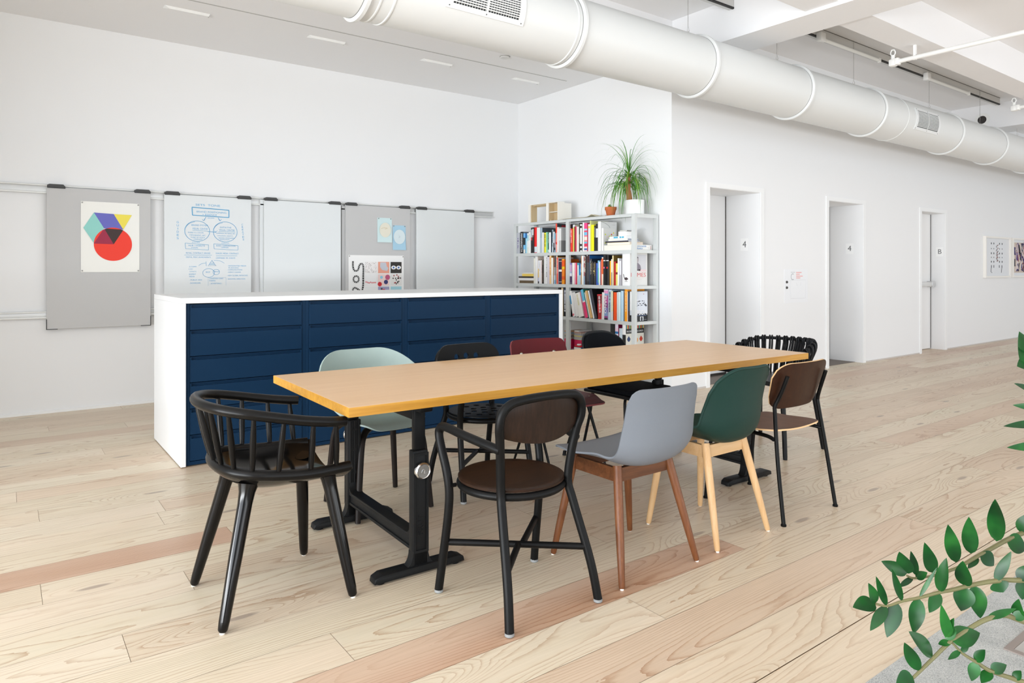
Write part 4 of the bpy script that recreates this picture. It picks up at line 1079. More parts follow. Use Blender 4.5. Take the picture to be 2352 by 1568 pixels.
def book(bay, y0, y1, h, spine, cover, label, ex, depth=None, x0=None):
    """upright book; spine towards -X, its right cover towards -Y"""
    z0 = ZB[bay[0]]
    d = depth or min(.27, max(.15, h*.76)); x0 = x0 if x0 is not None else 5.068 + brnd.random()*.016
    gap = .0006; y0 += gap; y1 -= gap; w = (y1-y0)
    lean = ex.get('lean', 0)
    o = MB(); cv = paper(cover); ct = .0022
    bands = ex.get('b') or [(0, 1, spine)]
    for f0, f1, c in bands:
        z_a, z_b = h*f0, h*f1
        # gently rounded spine
        n = 6; rr = min(.004, w*.3); pts = [(-rr*(1-((i/n-.5)*2)**2), -w/2+w*i/n) for i in range(n+1)]
        o.add([(x, y, z_a) for x, y in pts]+[(x, y, z_b) for x, y in pts], [(i+1, i, n+1+i, n+2+i) for i in range(n)], paper(c))
    o.box((0, -w/2, 0), (d, -w/2+ct, h), cv); o.box((0, w/2-ct, 0), (d, w/2, h), cv)
    o.box((.001, -w/2+ct, .004), (d-.004, w/2-ct, h-.004), PAGE)
    n = 6; rr = min(.004, w*.3); pts = [(-rr*(1-((i/n-.5)*2)**2), -w/2+w*i/n) for i in range(n+1)]
    o.add([(x, y, h) for x, y in pts]+[(0.001, w/2, h), (.001, -w/2, h)], [tuple(range(n+3))[::-1]], paper(bands[-1][2]))
    M = Matrix()
    ob = o.build('book', flat=True)
    ob.location = (x0, (y0+y1)/2, z0)
    if lean:
        a = R(lean); ob.rotation_euler = (-a, 0, 0)
        # pivot: the lower corner on the shelf
        if a > 0: ob.location = (x0, y1 - (w/2)*math.cos(a), z0 + (w/2)*math.sin(a))
        else: ob.location = (x0, y0 + (w/2)*math.cos(a), z0 + (w/2)*math.sin(-a))
    tag(ob, label, 'book', GRP[bay])
    xs = -min(.004, w*.3)-.0006
    if 't' in ex:
        s, c, k = ex['t']; text('spine_title', s, min(w*1.0, .034)*k*1.15, SPINE, (xs, 0, h*.5), paper(c), ob, width=h*.86 if k > .85 else h*.5, bold=.0004)
    if 'm' in ex:
        # illegible lettering: short dashes down the spine
        c, k = ex['m']; q = MB(); wd = w*.45*k; z = h*.93
        while z > h*(.93-.75*k):
            l = .004+brnd.random()*.004
            q.box((xs-.0002, -wd/2*(.7+.3*brnd.random()), z-l), (xs+.0002, wd/2*(.7+.3*brnd.random()), z), paper(c)); z -= l+.0022+(.006 if brnd.random() < .15 else 0)
        q.build('spine_lettering', ob, flat=True)
    yc = -w/2-.0005
    q = MB()
    def dsk(x, z, r, c, rz=None, lay=0): q.add([(x+r*math.cos(2*math.pi*i/20), yc-.0002*lay, z+(rz or r)*math.sin(2*math.pi*i/20)) for i in range(20)], [tuple(range(20))], paper(c))
    def rec(xa, za, xb, zb, c, lay=0): q.add([(xa, yc-.0002*lay, za), (xb, yc-.0002*lay, za), (xb, yc-.0002*lay, zb), (xa, yc-.0002*lay, zb)], [(0, 1, 2, 3)], paper(c))
    def poly(pts, c, lay=0): q.add([(x, yc-.0002*lay, z) for x, z in pts], [tuple(range(len(pts)))], paper(c))
    if 'c' in ex: rec(.012, h-.055, d-.01, h-.012, '3f4347', 0); text('cover_title', ex['c'], .04, FRONT, (d*.5, yc-.0008, h-.034), paper('c02030'), ob, width=d*.8, bold=.001)
    if ex.get('cb'): rec(.0, 0, d, h*.5, '8f8f8d'); rec(.0, h*.5, d, h, 'd8d8d6')
    if ex.get('dots'):
        for x, z, c in ((.03, .175, 'd8e04a'), (.03, .085, 'd8e04a'), (.09, .155, 'd8e04a'), (.118, .157, 'd8e04a'), (.12, .177, 'e0502c'), (.15, .193, 'e4d43c'), (.06, .12, 'c9e2c8'), (.06, .15, 'f0d8cc'), (.1, .195, 'cfe2f0'), (.14, .13, 'e8e0d0')): dsk(x, z, .0085, c)
    if ex.get('arc'): q.tube([(.01, yc, h*.99), (.06, yc, h*.95), (.11, yc, h*.88), (.135, yc, h*.8)], .0018, paper('8a908c'), 5, 5); rec(.16, h*.9, .215, h*.905, 'a0a0a0')
    if ex.get('pat'):
        for i in range(4):
            for j in range(2): rec(.02+i*.03, h-.045-j*.03, .028+i*.03, h-.035-j*.03, '2a2420')
    if ex.get('circ'):
        rec(0, 0, d, h, 'd8900f'); rec(0, h-.012, d, h, '2a1c14', 1)
        for i in range(4): dsk(.05+i*.055, h-.04, .016, 'f0e2d0', lay=1); dsk(.03+i*.06, h-.09, .014, 'b86a10', lay=1)
    if ex.get('sea'):
        rec(.004, h*.02, d-.004, h*.66, '14202e'); rec(.004, h*.66, d-.004, h*.8, '3a8ab0'); rec(.004, h*.8, d-.004, h*.98, '1c5c98')
    if ex.get('dot'):
        q.add([(xs, .7*w*.4*math.cos(2*math.pi*i/18), h*.58+w*.3*math.sin(2*math.pi*i/18)) for i in range(18)], [tuple(range(18))[::-1]], paper(ex['dot']))
    if ex.get('eames'):
        K = paper('3c3336')
        q2 = lambda pts, c: q.add([(xs, (.5-a)*w, h*z) for a, z in pts], [tuple(range(len(pts)))], paper(c))
        q2([(.14, .36), (.22, .35), (.32, .25), (.62, .26), (.8, .215), (.78, .2), (.55, .17), (.36, .18), (.22, .28)], '4a3c40')
        q2([(.36, .14), (.74, .14), (.74, .13), (.36, .13)], '6a6468'); q2([(.53, .17), (.57, .17), (.57, .13), (.53, .13)], '6a6468')
        # cover: a plain half-length portrait and red capitals
        rec(.03, h*.5, d-.02, h*.95, 'd9d9de')
        poly([(.04, h*.5), (.16, h*.5), (.15, h*.62), (.115, h*.7), (.085, h*.7), (.045, h*.62)], '8c8490', 1)
        dsk(.1, h*.8, .024, 'b8b0b4', .035, 2); rec(.084, h*.845, .118, h*.875, '5a5660', 3)
        rec(.05, h*.46, .15, h*.5, '4a444c', 1); rec(.13, h*.43, d-.02, h*.5, 'ecd4d6', 1)
        text('cover_title', 'EAMES', .058, FRONT, (d*.47, yc-.0008, h*.33), paper('e06a6e'), ob, width=d*.86)
        rec(.03, h*.24, d-.04, h*.245, 'e0b8b8'); rec(.03, h*.19, d-.08, h*.195, 'd8d0c8')
    if ex.get('rapson'):
        rec(0, 0, d, h*.26, '17181c', 1); rec(0, h*.26, d, h, 'e0e6f0', 0)
        for i in range(46):
            x, z = brnd.random()*(d-.03), h*(.48+.24*brnd.random()); rec(x, z, x+.008+.022*brnd.random(), z+.004+.006*brnd.random(), brnd.choice(('4a5260', '2c3440', '8a94a4', 'f6f8fc', 'b8c0cc')), 2)
        rec(0, h*.46, .07, h*.5, '2a3648', 2); rec(0, h*.4, .045, h*.425, '1c2430', 2); rec(d*.73, h*.9, d*.78, h*.92, 'c05a60', 2)
        text('cover_title', 'RAPSON', .068, FRONT, (d*.48, yc-.0012, h*.285), paper('f2f2f4'), ob, width=d*.98, bold=.0015)
        rec(d*.1, h*.19, d*.93, h*.2, '6a86b8', 2); rec(d*.52, .006, d*.74, h*.16, 'e4e6ea', 2); dsk(d*.63, h*.08, .014, '33343a', .022, 3); rec(d*.78, h*.05, d*.94, h*.06, 'b0b0b4', 2); rec(d*.1, h*.03, d*.4, h*.036, 'b0b0b4', 2)
    if ex.get('drops'):
        rec(0, 0, d, h, 'dedcd2'); n = 17
        for i in range(n): rec(d*i/n, h*.83, d*(i+1)/n, h, ('4a8a9a', 'd8b85a', 'c02848', '5ab09a', '8a8a30', 'd0502a', '2c7a6a', 'e0c070', 'b8342c')[i % 9], 1)
        rec(0, h*.69, d, h*.83, '131313', 1); text('cover_title', 'MID-CENTURY MODERN COMPLETE', .024, FRONT, (d*.5, yc-.0008, h*.75), paper('f0f0f0'), ob, width=d*.9)
        def drop(x, z, s, c): poly([(x+s*px, z+s*pz) for px, pz in ((0, 1.15), (.45, .6), (.85, .12), (.8, -.3), (.45, -.8), (0, -1), (-.45, -.8), (-.8, -.3), (-.85, .12), (-.45, .6))], c, 1)
        for x, z, s, c in ((.16, .53, .105, '20386c'), (.16, .25, .12, 'b02c1c'), (.5, .5, .2, 'e8961a'), (.84, .52, .105, 'c03820'), (.84, .24, .11, '2a4a7c'), (.52, .2, .13, '1c4a44')): drop(d*x, h*z, d*s, c)
    if q.v: q.build('cover_art' if not ex.get('dot') else 'spine_mark', ob, flat=True)
    return ob
BOOKS = [
 ('TL', 6.711, 6.762, 0.256, 'b9bcc4', 'c9ccd2', 'silver grey book with purple letters, leftmost on the top shelf', {'t': ('S M L XL', '6a4f9a', 0.8)}),
 ('TL', 6.637, 6.699, 0.264, '16181b', '7e8990', 'black book with tall white capitals beside the silver grey book', {'t': ('MANNAHATTA', 'f4f4f4', 1.0)}),
 ('TL', 6.596, 6.637, 0.244, '58a9e0', '3d7fb8', 'sky blue book with a black blob on its spine', {'b': [(0.2, 0.42, '7cc4ee'), (0.42, 0.78, '1d2a2e'), (0.78, 1, '6fb2ea')]}),
 ('TL', 6.567, 6.596, 0.242, '8fd0ee', '9fd6ee', 'pale blue book with a navy top block on its spine', {'b': [(0, 0.75, 'a4d8ea'), (0.75, 1, '1464a8')]}),
 ('TL', 6.527, 6.567, 0.242, 'e3eeec', 'dfe8e6', 'off-white book with pale aqua streaks right of the navy-topped blue book', {'b': [(0, 0.3, 'e9ebdf'), (0.3, 0.62, 'f0f2f2'), (0.62, 0.9, 'a9dbe4'), (0.9, 1, 'e8f0f0')]}),
 ('TL', 6.486, 6.526, 0.252, 'f0efec', 'e8e8e4', 'slim white book with grey lettering, left of the black book with a red edge', {'m': ('9a9a9a', 0.45)}),
 ('TL', 6.457, 6.481, 0.304, '15161a', '22242a', 'tall black book with a red edge on the top shelf', {'b': [(0, 0.5, '121214'), (0.5, 0.62, 'b8303a'), (0.62, 0.92, 'b9c4cc'), (0.92, 1, '1a1a1c')]}),
 ('TL', 6.434, 6.456, 0.306, 'e6e4e0', '303030', 'tall white and black patterned book left of the wide red book', {'b': [(0, 0.62, '1b1b1d'), (0.62, 0.7, '8a6a60'), (0.7, 0.94, 'eef0f0'), (0.94, 1, '222222')]}),
 ('TL', 6.378, 6.433, 0.306, 'ee1d22', 'e0355a', 'wide red book with a white foot on the top shelf', {'b': [(0, 0.03, 'e02038'), (0.03, 0.25, 'dfe6ee'), (0.25, 1, 'f02222')]}),
 ('TL', 6.317, 6.375, 0.3, 'eef0ee', 'e9ebe9', 'thick white book right of the wide red book', {}),
 ('TL', 6.275, 6.316, 0.295, 'a9bccb', '4b535a', 'tall pale blue grey book with a dark grey cover', {'b': [(0, 0.6, 'b9c8d4'), (0.6, 1, 'a3b6c4')]}),
 ('TL', 6.239, 6.275, 0.238, 'ecebec', '1a1a1c', 'short white book left of the yellow spine in the upper left bay', {}),
 ('TL', 6.2, 6.239, 0.233, 'f4ea36', 'e8de40', 'yellow book with black letters in the upper left bay', {'m': ('222222', 0.8)}),
 ('TL', 6.174, 6.2, 0.238, '8fd9b6', '9adcbc', 'mint green book on the top shelf', {'m': ('2f6a58', 0.5)}),
 ('TL', 6.145, 6.173, 0.234, '0f5a3e', '0d4a34', 'dark green book with pale lettering on the top shelf', {'b': [(0, 0.03, '0f5a3e'), (0.03, 0.15, 'e6ece8'), (0.15, 1, '0f5a3e')], 'm': ('c7d8c8', 0.6)}),
 ('TL', 6.107, 6.144, 0.232, 'eef1f3', '2a3038', 'white book right of the dark green book', {}),
 ('TL', 6.079, 6.106, 0.263, 'b9c7d2', '5a666e', 'pale blue book with dark block lettering on the top shelf', {'b': [(0, 0.42, 'cfdde6'), (0.42, 1, '9aaab6')], 'm': ('22303c', 0.9)}),
 ('TL', 6.051, 6.078, 0.264, '1b1c20', '202126', 'black and white spotted book left of the orange-red book', {'b': [(0, 0.42, '15161a'), (0.42, 0.9, 'e2e4e6'), (0.9, 1, '1a1a1a')]}),
 ('TL', 6.031, 6.05, 0.22, '9b97a6', '78a9c0', 'thin mauve grey book tight against the orange-red book', {'b': [(0, 0.12, '8cb2cc'), (0.12, 0.25, '20202a'), (0.25, 0.7, '9f98a4'), (0.7, 1, '62aac8')]}),
 ('TL', 6.005, 6.031, 0.329, 'f0492c', '43474c', 'tall orange-red book, tallest in the upper left bay', {'b': [(0, 0.28, 'f6a79c'), (0.28, 0.36, 'ee3a28'), (0.36, 0.68, 'f4948a'), (0.68, 1, 'f0482e')], 'c': 'FRIE'}),
 ('TL', 5.983, 6.004, 0.287, 'f3f3f1', 'eeeeec', 'white book standing against the orange-red book', {}),
 ('TL', 5.943, 5.982, 0.27, 'e6e6e4', 'c9c9c9', 'white book with a grey lower half beside the middle post', {'b': [(0, 0.5, 'c2c2c0'), (0.5, 1, 'e8e8e6')], 'cb': 1}),
 ('TR', 5.775, 5.807, 0.307, '1c1a1c', '2c2426', 'black book with a dark red band just right of the middle post', {'b': [(0, 0.18, '5b5856'), (0.18, 0.56, '141416'), (0.56, 0.86, 'b0aeac'), (0.86, 1, '4a1c20')]}),
 ('TR', 5.744, 5.774, 0.258, 'ee2f24', 'e02f28', 'bright red book with white letters on the top shelf', {'m': ('ffffff', 0.7)}),
 ('TR', 5.711, 5.742, 0.3, 'ecd35a', 'e8e2c8', 'thin yellow and cream book right of the bright red book', {'b': [(0, 0.9, 'ead566'), (0.9, 1, 'e8eaf0')]}),
 ('TR', 5.693, 5.71, 0.278, '5a2a22', '5a4a44', 'dark brown book left of the crimson book', {'m': ('c87a40', 0.6)}),
 ('TR', 5.67, 5.692, 0.278, 'dc2146', 'e6e2de', 'crimson book with a white cover on the top shelf', {}),
 ('TR', 5.636, 5.67, 0.275, 'f2f2ef', 'efefec', 'white book right of the crimson book', {}),
 ('TR', 5.619, 5.635, 0.315, '3d3428', '5a5040', 'dark olive brown book between two white books', {'b': [(0, 0.3, '2a241c'), (0.3, 0.6, '7a6a54'), (0.6, 1, '2c261e')]}),
 ('TR', 5.586, 5.618, 0.299, 'eeeeee', 'd9d4c8', 'white book with black diamond marks on its spine', {'b': [(0, 0.05, 'f0f0f0'), (0.05, 0.13, '2a2a2c'), (0.13, 0.2, 'f0f0f0'), (0.2, 0.28, '2a2a2c'), (0.28, 0.86, 'eeeeee'), (0.86, 0.94, '222222'), (0.94, 1, 'f0f0f0')]}),
 ('TR', 5.571, 5.586, 0.272, '2a2623', '2a2623', 'thin black book right of the diamond-marked book', {}),
 ('TR', 5.547, 5.57, 0.314, 'f4f5f5', 'f0f0f0', 'tall white book left of the pink and blue striped book', {}),
 ('TR', 5.498, 5.546, 0.307, 'f06a86', 'c23048', 'book with pink, red and blue bands on its spine', {'b': [(0, 0.05, 'f3d8d8'), (0.05, 0.11, '2d6ab8'), (0.11, 0.17, 'f6dada'), (0.17, 0.28, 'e5305c'), (0.28, 0.34, '5cc2e0'), (0.34, 0.4, 'f28a94'), (0.4, 0.52, 'efe8d8'), (0.52, 0.57, 'f47a90'), (0.57, 0.68, '70c4ea'), (0.68, 0.74, 'ee4a6a'), (0.74, 0.8, '9cd6ea'), (0.8, 1, 'f0408a')]}),
 ('TR', 5.457, 5.497, 0.293, 'ecebf0', 'eeeef2', 'white book with a yellow spot near its top', {'b': [(0, 0.85, 'edecf1'), (0.85, 0.93, 'f2dc70'), (0.93, 1, 'edecf1')]}),
 ('TR', 5.442, 5.457, 0.329, 'd8dc7e', 'dde09a', 'pale lime paper-wrapped book, tallest of its bay', {}),
 ('TR', 5.397, 5.441, 0.284, 'f6f010', 'efe61e', 'bright yellow book beside the black books on the top shelf', {}),
 ('TR', 5.364, 5.396, 0.272, '1c1c1e', '26262a', 'black book with rows of white print', {'m': ('d8dce2', 0.5)}),
 ('TR', 5.333, 5.364, 0.289, '202022', '2a2a2c', 'black book with a white label on its spine', {'b': [(0, 0.5, '222224'), (0.5, 0.83, 'dfe3e6'), (0.83, 1, '1c1a1c')]}),
 ('TR', 5.288, 5.331, 0.312, 'f2f2f2', 'dfe0de', 'thick tall white book with a thin grey arc on its cover', {'arc': 1}),
 ('TR', 5.259, 5.287, 0.242, 'f0f0ee', 'e0e0dc', 'short white book with coloured dots on its cover', {'dots': 1}),
 ('ML', 6.412, 6.443, 0.3, 'ece9dc', 'ece9dc', 'cream book, leftmost upright on the second shelf', {}),
 ('ML', 6.362, 6.411, 0.321, 'eeeeec', 'e6d6ca', 'thick white book with rows of black dots on its cover', {'pat': 1}),
 ('ML', 6.333, 6.361, 0.273, 'e9e9e8', 'ececea', 'white book with a tan label low on its spine', {'b': [(0, 0.1, '30303a'), (0.1, 0.26, 'c9cde6'), (0.26, 0.64, 'e7c98a'), (0.64, 1, 'e4e6ee')]}),
 ('ML', 6.301, 6.332, 0.273, 'f1eff0', 'f1eff0', 'slim white book with grey print right of the tan-labelled book', {'m': ('8a8a8a', 0.5)}),
 ('ML', 6.281, 6.3, 0.275, 'f2e6e3', 'eee4e2', 'slim white book with red print', {'m': ('c05050', 0.6)}),
 ('ML', 6.251, 6.281, 0.277, '2c211c', '30261f', 'dark brown mottled book between white books', {'b': [(0, 0.06, '141010'), (0.06, 0.45, '4a3a30'), (0.45, 0.8, '2a201a'), (0.8, 1, '5a5044')]}),
 ('ML', 6.203, 6.25, 0.329, 'f2f1ef', 'd9d6cf', 'tall white book right of the dark brown mottled book', {}),
 ('ML', 6.175, 6.202, 0.329, 'f0efee', '1a1a1a', 'white book with heavy black letters at its foot', {'m': ('15181c', 0.9)}),
 ('ML', 6.139, 6.174, 0.313, 'dcd6e0', '1c1c1e', 'pale lavender book on the second shelf', {}),
 ('ML', 6.103, 6.139, 0.325, 'f3cd98', 'b8863e', 'peach book with orange letters', {'m': ('cf6a1c', 0.8)}),
 ('ML', 6.068, 6.101, 0.301, 'f2f0ec', 'c79c5a', 'white book right of the peach book', {}),
 ('ML', 6.033, 6.067, 0.332, '8d8f96', '3a3236', 'grey book with orange letters and a pale blue foot', {'b': [(0, 0.14, '8fb6d6'), (0.14, 0.3, 'c4d0d8'), (0.3, 0.45, 'b0a8ac'), (0.45, 0.58, 'a9b4b4'), (0.58, 1, '54545a')], 'm': ('c86a3a', 0.6)}),
 ('ML', 6.006, 6.029, 0.323, 'f4e5cc', 'dc9a20', 'cream book with an orange circle-patterned cover', {'circ': 1}),
 ('ML', 5.98, 6.005, 0.302, 'f04a38', 'd8c8c8', 'red book with white letters on the second shelf', {'m': ('ffe0d8', 0.7)}),
 ('ML', 5.923, 5.977, 0.284, '33203f', '2a1c34', 'dark purple book with a white band', {'b': [(0, 0.08, '33203f'), (0.08, 0.1, 'e8e0c8'), (0.1, 0.5, '33203f'), (0.5, 0.58, 'f2f0ee'), (0.58, 0.9, '33203f'), (0.9, 0.92, 'e8d8b0'), (0.92, 1, '2a1a34')]}),
 ('ML', 5.873, 5.921, 0.284, 'f08a12', 'e06a10', 'orange and yellow marbled book beside the middle post', {'b': [(0, 0.18, 'f39a10'), (0.18, 0.32, 'e85a10'), (0.32, 0.6, 'f08416'), (0.6, 0.7, 'f6c816'), (0.7, 0.95, 'ee5a12'), (0.95, 1, 'f2a81a')]}),
 ('MR', 5.758, 5.807, 0.238, 'b89cc8', '8a7aa6', 'lilac and dark purple book right of the middle post on the second shelf', {'b': [(0, 0.1, '6a6474'), (0.1, 0.38, '4a2e58'), (0.38, 0.52, 'e9e4ee'), (0.52, 0.6, 'a8b4cc'), (0.6, 0.92, 'cda6cc'), (0.92, 1, '8a80c0')]}),
 ('MR', 5.732, 5.757, 0.24, 'efece6', 'efece6', 'white book right of the lilac book', {}),
 ('MR', 5.705, 5.731, 0.24, 'f1efeb', 'e9e4d0', 'white book left of the pink spine', {}),
 ('MR', 5.681, 5.704, 0.24, 'f588b4', 'f07aa8', 'pink book on the second shelf', {}),
 ('MR', 5.667, 5.681, 0.238, 'd8161f', 'c81820', 'thin red book right of the pink book', {}),
 ('MR', 5.639, 5.666, 0.238, 'a9d8ea', '58b0cc', 'pale blue and white book right of the thin red book', {'b': [(0, 0.4, 'c4e2ea'), (0.4, 0.9, 'd6ecf2'), (0.9, 1, '38a8b8')]}),
 ('MR', 5.616, 5.639, 0.23, '2f8fc4', '4a6a78', 'bright blue book fading to white at its foot', {'b': [(0, 0.45, 'dfecf2'), (0.45, 0.75, '2290cc'), (0.75, 1, '1560a4')]}),
 ('MR', 5.604, 5.616, 0.224, 'b9bdbf', '50504e', 'thin grey book with a dark lower half', {'b': [(0, 0.6, '5a5450'), (0.6, 1, 'dcdcdc')]}),
 ('MR', 5.589, 5.603, 0.313, 'ea8a2c', 'e9a050', 'orange and white book with a ragged pattern', {'b': [(0, 0.5, 'f0a63a'), (0.5, 0.62, 'd88438'), (0.62, 1, 'ee9a5c')]}),
 ('MR', 5.562, 5.588, 0.315, 'f0f2ee', 'e4e8e6', 'tall white book right of the ragged orange book', {}),
 ('MR', 5.54, 5.562, 0.313, 'efe4e6', 'efe4e6', 'white book with dark red dashes and a pale blue foot', {'b': [(0, 0.3, 'a9cdea'), (0.3, 0.45, 'c86a72'), (0.45, 0.6, 'f0e0e2'), (0.6, 0.75, 'b84450'), (0.75, 0.82, 'f2ecec'), (0.82, 0.96, 'b03a48'), (0.96, 1, 'f2ecec')]}),
 ('MR', 5.513, 5.539, 0.329, '2e1f24', '3a282c', 'tall maroon black book with cream letters', {'m': ('e8d8b8', 0.7)}),
 ('MR', 5.495, 5.512, 0.321, '3a3a3e', '46464a', 'tall charcoal book, left one of the charcoal pair', {'b': [(0, 0.12, '2a2a2e'), (0.12, 0.75, '48484c'), (0.75, 0.97, '4a1c20'), (0.97, 1, 'd0d0d0')]}),
 ('MR', 5.468, 5.494, 0.32, '3c3a40', '1a4f86', 'tall charcoal book with a sea blue cover, right one of the charcoal pair', {'b': [(0, 0.12, '2a2a2e'), (0.12, 0.75, '4a4a50'), (0.75, 0.97, '4c2024'), (0.97, 1, '38383c')], 'sea': 1}),
 ('MR', 5.439, 5.467, 0.281, '3a383e', '1c2c3c', 'slate book with white print at its top', {'m': ('d8d4c8', 0.7)}),
 ('MR', 5.411, 5.438, 0.251, '232221', '262524', 'black book with gold print, leftmost of three', {'m': ('b8a878', 0.6)}),
 ('MR', 5.388, 5.41, 0.246, '211f1f', '262424', 'black book with a pale arrow mark, middle of three', {'b': [(0, 0.58, '211f1f'), (0.58, 0.63, 'e9d88a'), (0.63, 1, '211f1f')], 'm': ('c8b890', 0.6)}),
 ('MR', 5.37, 5.388, 0.245, '252320', '2a2824', 'black book with yellow print, rightmost of three', {'m': ('d0b030', 0.7)}),
 ('MR', 5.35, 5.369, 0.233, '4a6ccc', '3a5ab8', 'royal blue book on the second shelf', {}),
 ('MR', 5.323, 5.349, 0.26, '58b8c4', '6ac4e0', 'turquoise book with a pale blue top', {'b': [(0, 0.1, '5a88dc'), (0.1, 0.7, '5cc4b0'), (0.7, 1, '86c8ec')]}),
 ('MR', 5.302, 5.322, 0.247, 'f4f2f2', '9a98a4', 'white book right of the turquoise book', {}),
 ('MR', 5.281, 5.301, 0.27, 'f0725e', 'e85a48', 'coral book on the second shelf', {}),
 ('MR', 5.252, 5.28, 0.294, 'f4cdb0', 'e85a20', 'tall white and orange striped book', {'b': [(0, 0.4, 'f8e0cc'), (0.4, 0.96, 'e8662c'), (0.96, 1, 'f4ece4')]}),
 ('MR', 5.219, 5.252, 0.317, '17171b', '1c1c20', 'tall black book with a pink dot', {'dot': 'f070b4', 'b': [(0, 0.8, '17171b'), (0.8, 0.83, 'e8e8e8'), (0.83, 1, '17171b')]}),
 ('MR', 5.179, 5.218, 0.317, '17181a', '121214', 'tall black book with a red dot', {'dot': 'e8242c', 'b': [(0, 0.8, '17181a'), (0.8, 0.83, 'e8e8e8'), (0.83, 1, '17181a')]}),
 ('MR', 5.164, 5.178, 0.251, '3a2820', '40302a', 'dark brown book between the black book and the amber book', {}),
 ('MR', 5.143, 5.164, 0.255, 'fbb216', 'f0a818', 'amber book on the second shelf', {}),
 ('MR', 5.12, 5.142, 0.272, 'e8e8e8', '1c1c1c', 'book half white above and half grey below', {'b': [(0, 0.5, 'a9a3a6'), (0.5, 1, 'f6f6f6')]}),
 ('MR', 5.098, 5.119, 0.309, 'e8d6a4', '76602a', 'tan book with an olive brown cover', {}),
 ('MR', 5.078, 5.098, 0.247, 'cf1410', 'a41410', 'deep red book beside the serrated yellow book', {}),
 ('MR', 5.047, 5.077, 0.229, 'f7ea72', 'f0e060', 'pale yellow book with a dark red mark', {'b': [(0, 0.5, 'f8ee80'), (0.5, 0.6, '7a3a20'), (0.6, 1, 'f8ec70')]}),
 ('MR', 5.025, 5.047, 0.28, 'eef0ee', 'e8e8e8', 'white book right of the pale yellow book', {}),
 ('MR', 4.996, 5.024, 0.275, 'b4b2b8', 'c0bec2', 'grey book with a white label panel', {'b': [(0, 0.4, 'b0aeb4'), (0.4, 0.92, 'e6e6ec'), (0.92, 1, 'a8a6ac')]}),
 ('MR', 4.979, 4.996, 0.272, '98949a', '98949a', 'plain grey book left of the very thick white book', {}),
 ('MR', 4.871, 4.979, 0.332, 'f4f4f4', 'ecebe8', 'very thick white book with a dark lounge chair on its spine', {'eames': 1}),
 ('LR', 5.238, 5.283, 0.285, 'f2f2f0', 'f2f2f0', 'white book left of the banded purple book', {'lean': -1.5}),
 ('LR', 5.193, 5.256, 0.318, 'a86a9e', 'b07ab0', 'purple and pink banded book with large white letters', {'lean': -1.2, 't': ('PIANO', 'ffffff', 1.0), 'b': [(0, 0.06, '2c2c34'), (0.06, 0.12, 'a04a90'), (0.12, 0.25, '8aa4d0'), (0.25, 0.4, '7a78b8'), (0.4, 0.55, '8a4a86'), (0.55, 0.72, 'c05a98'), (0.72, 0.8, 'b86a90'), (0.8, 0.86, '8ab8dc'), (0.86, 0.96, 'f0a0cc'), (0.96, 1, 'f0f0f4')]}),
 ('LR', 5.141, 5.192, 0.316, 'cfe2ee', 'b8cfdf', 'pale blue book with heavy black letters', {'lean': -1.2, 'm': ('1c2c38', 0.9)}),
 ('LR', 5.114, 5.141, 0.302, 'f2efd2', '1c1c1c', 'cream book left of the orange-red book on the third shelf', {'b': [(0, 0.3, 'f0f0ee'), (0.3, 1, 'f3f0cc')]}),
 ('LR', 5.066, 5.11, 0.29, 'fb5410', 'e04a14', 'plain orange-red book on the third shelf', {}),
 ('LR', 5.04, 5.065, 0.292, 'eef2f4', 'e6eaea', 'white book right of the plain orange-red book', {}),
 ('LR', 5.001, 5.039, 0.296, 'dcecee', 'e4eeee', 'white book with a pale aqua tint', {}),
 ('LR', 4.962, 4.997, 0.308, 'bcdcf0', 'b0d0e8', 'light blue book left of the amber book on the third shelf', {}),
 ('LR', 4.951, 4.961, 0.293, '4a3026', '5a4034', 'thin dark brown book against the light blue book', {}),
 ('LR', 4.91, 4.951, 0.326, 'ffa412', 'f09a18', 'amber book with pale letters, tallest on the third shelf', {'m': ('ffe0b0', 0.8)}),
 ('LR', 4.901, 4.91, 0.302, 'f6f4f0', 'f6f4f0', 'thin white book right of the amber book on the third shelf', {}),
 ('LR', 4.874, 4.9, 0.306, '2c1c20', '241a1e', 'dark brown book with a navy strip', {'b': [(0, 0.35, '3a2220'), (0.35, 0.95, '1f3a58'), (0.95, 1, '30201e')]}),
 ('LR', 4.847, 4.872, 0.303, 'f2f2f2', 'e6eaf0', 'white book with a black foot and a snowy town photo on its cover', {'b': [(0, 0.22, '17181a'), (0.22, 0.38, 'd6dce2'), (0.38, 1, 'f4f4f4')], 'rapson': 1}),
 ('BR', 5.081, 5.143, 0.329, '16181a', '101214', 'black hardback left of the pink banded book on the fourth shelf', {}),
 ('BR', 5.032, 5.079, 0.339, 'efc6dc', '8a1048', 'white and pink banded book on the fourth shelf', {'b': [(0, 0.5, 'f2a8b4'), (0.5, 0.68, 'e9e2ec'), (0.68, 0.75, '2a78b4'), (0.75, 0.85, 'f0d0e0'), (0.85, 1, 'e8def0')]}),
 ('BR', 4.977, 5.029, 0.289, 'cfdfee', 'dce4e0', 'short pale blue and cream book on the fourth shelf', {'b': [(0, 1, 'cfdfea')]}),
 ('BR', 4.923, 4.972, 0.347, 'f4f4f4', 'dcdcd6', 'thick white book with a black label and coloured drops on its cover', {'b': [(0, 0.3, 'f2f2f2'), (0.3, 0.66, '131418'), (0.66, 1, 'f6f6f6')], 'drops': 1}),
 # leaning row on the third shelf
 ('LR', 5.699, 5.7380, .29, 'f3f3f2', 'e8eaea', 'leaning white book with a blue patch, leftmost of the leaning row', {'lean': 12.5}),
 ('LR', 5.640, 5.6960, .272, 'efefee', '3a3632', 'leaning white book with a charcoal right edge', {'lean': 14, 'b': [(0, .1, 'ececea'), (.1, 1, 'f0f0ee')]}),
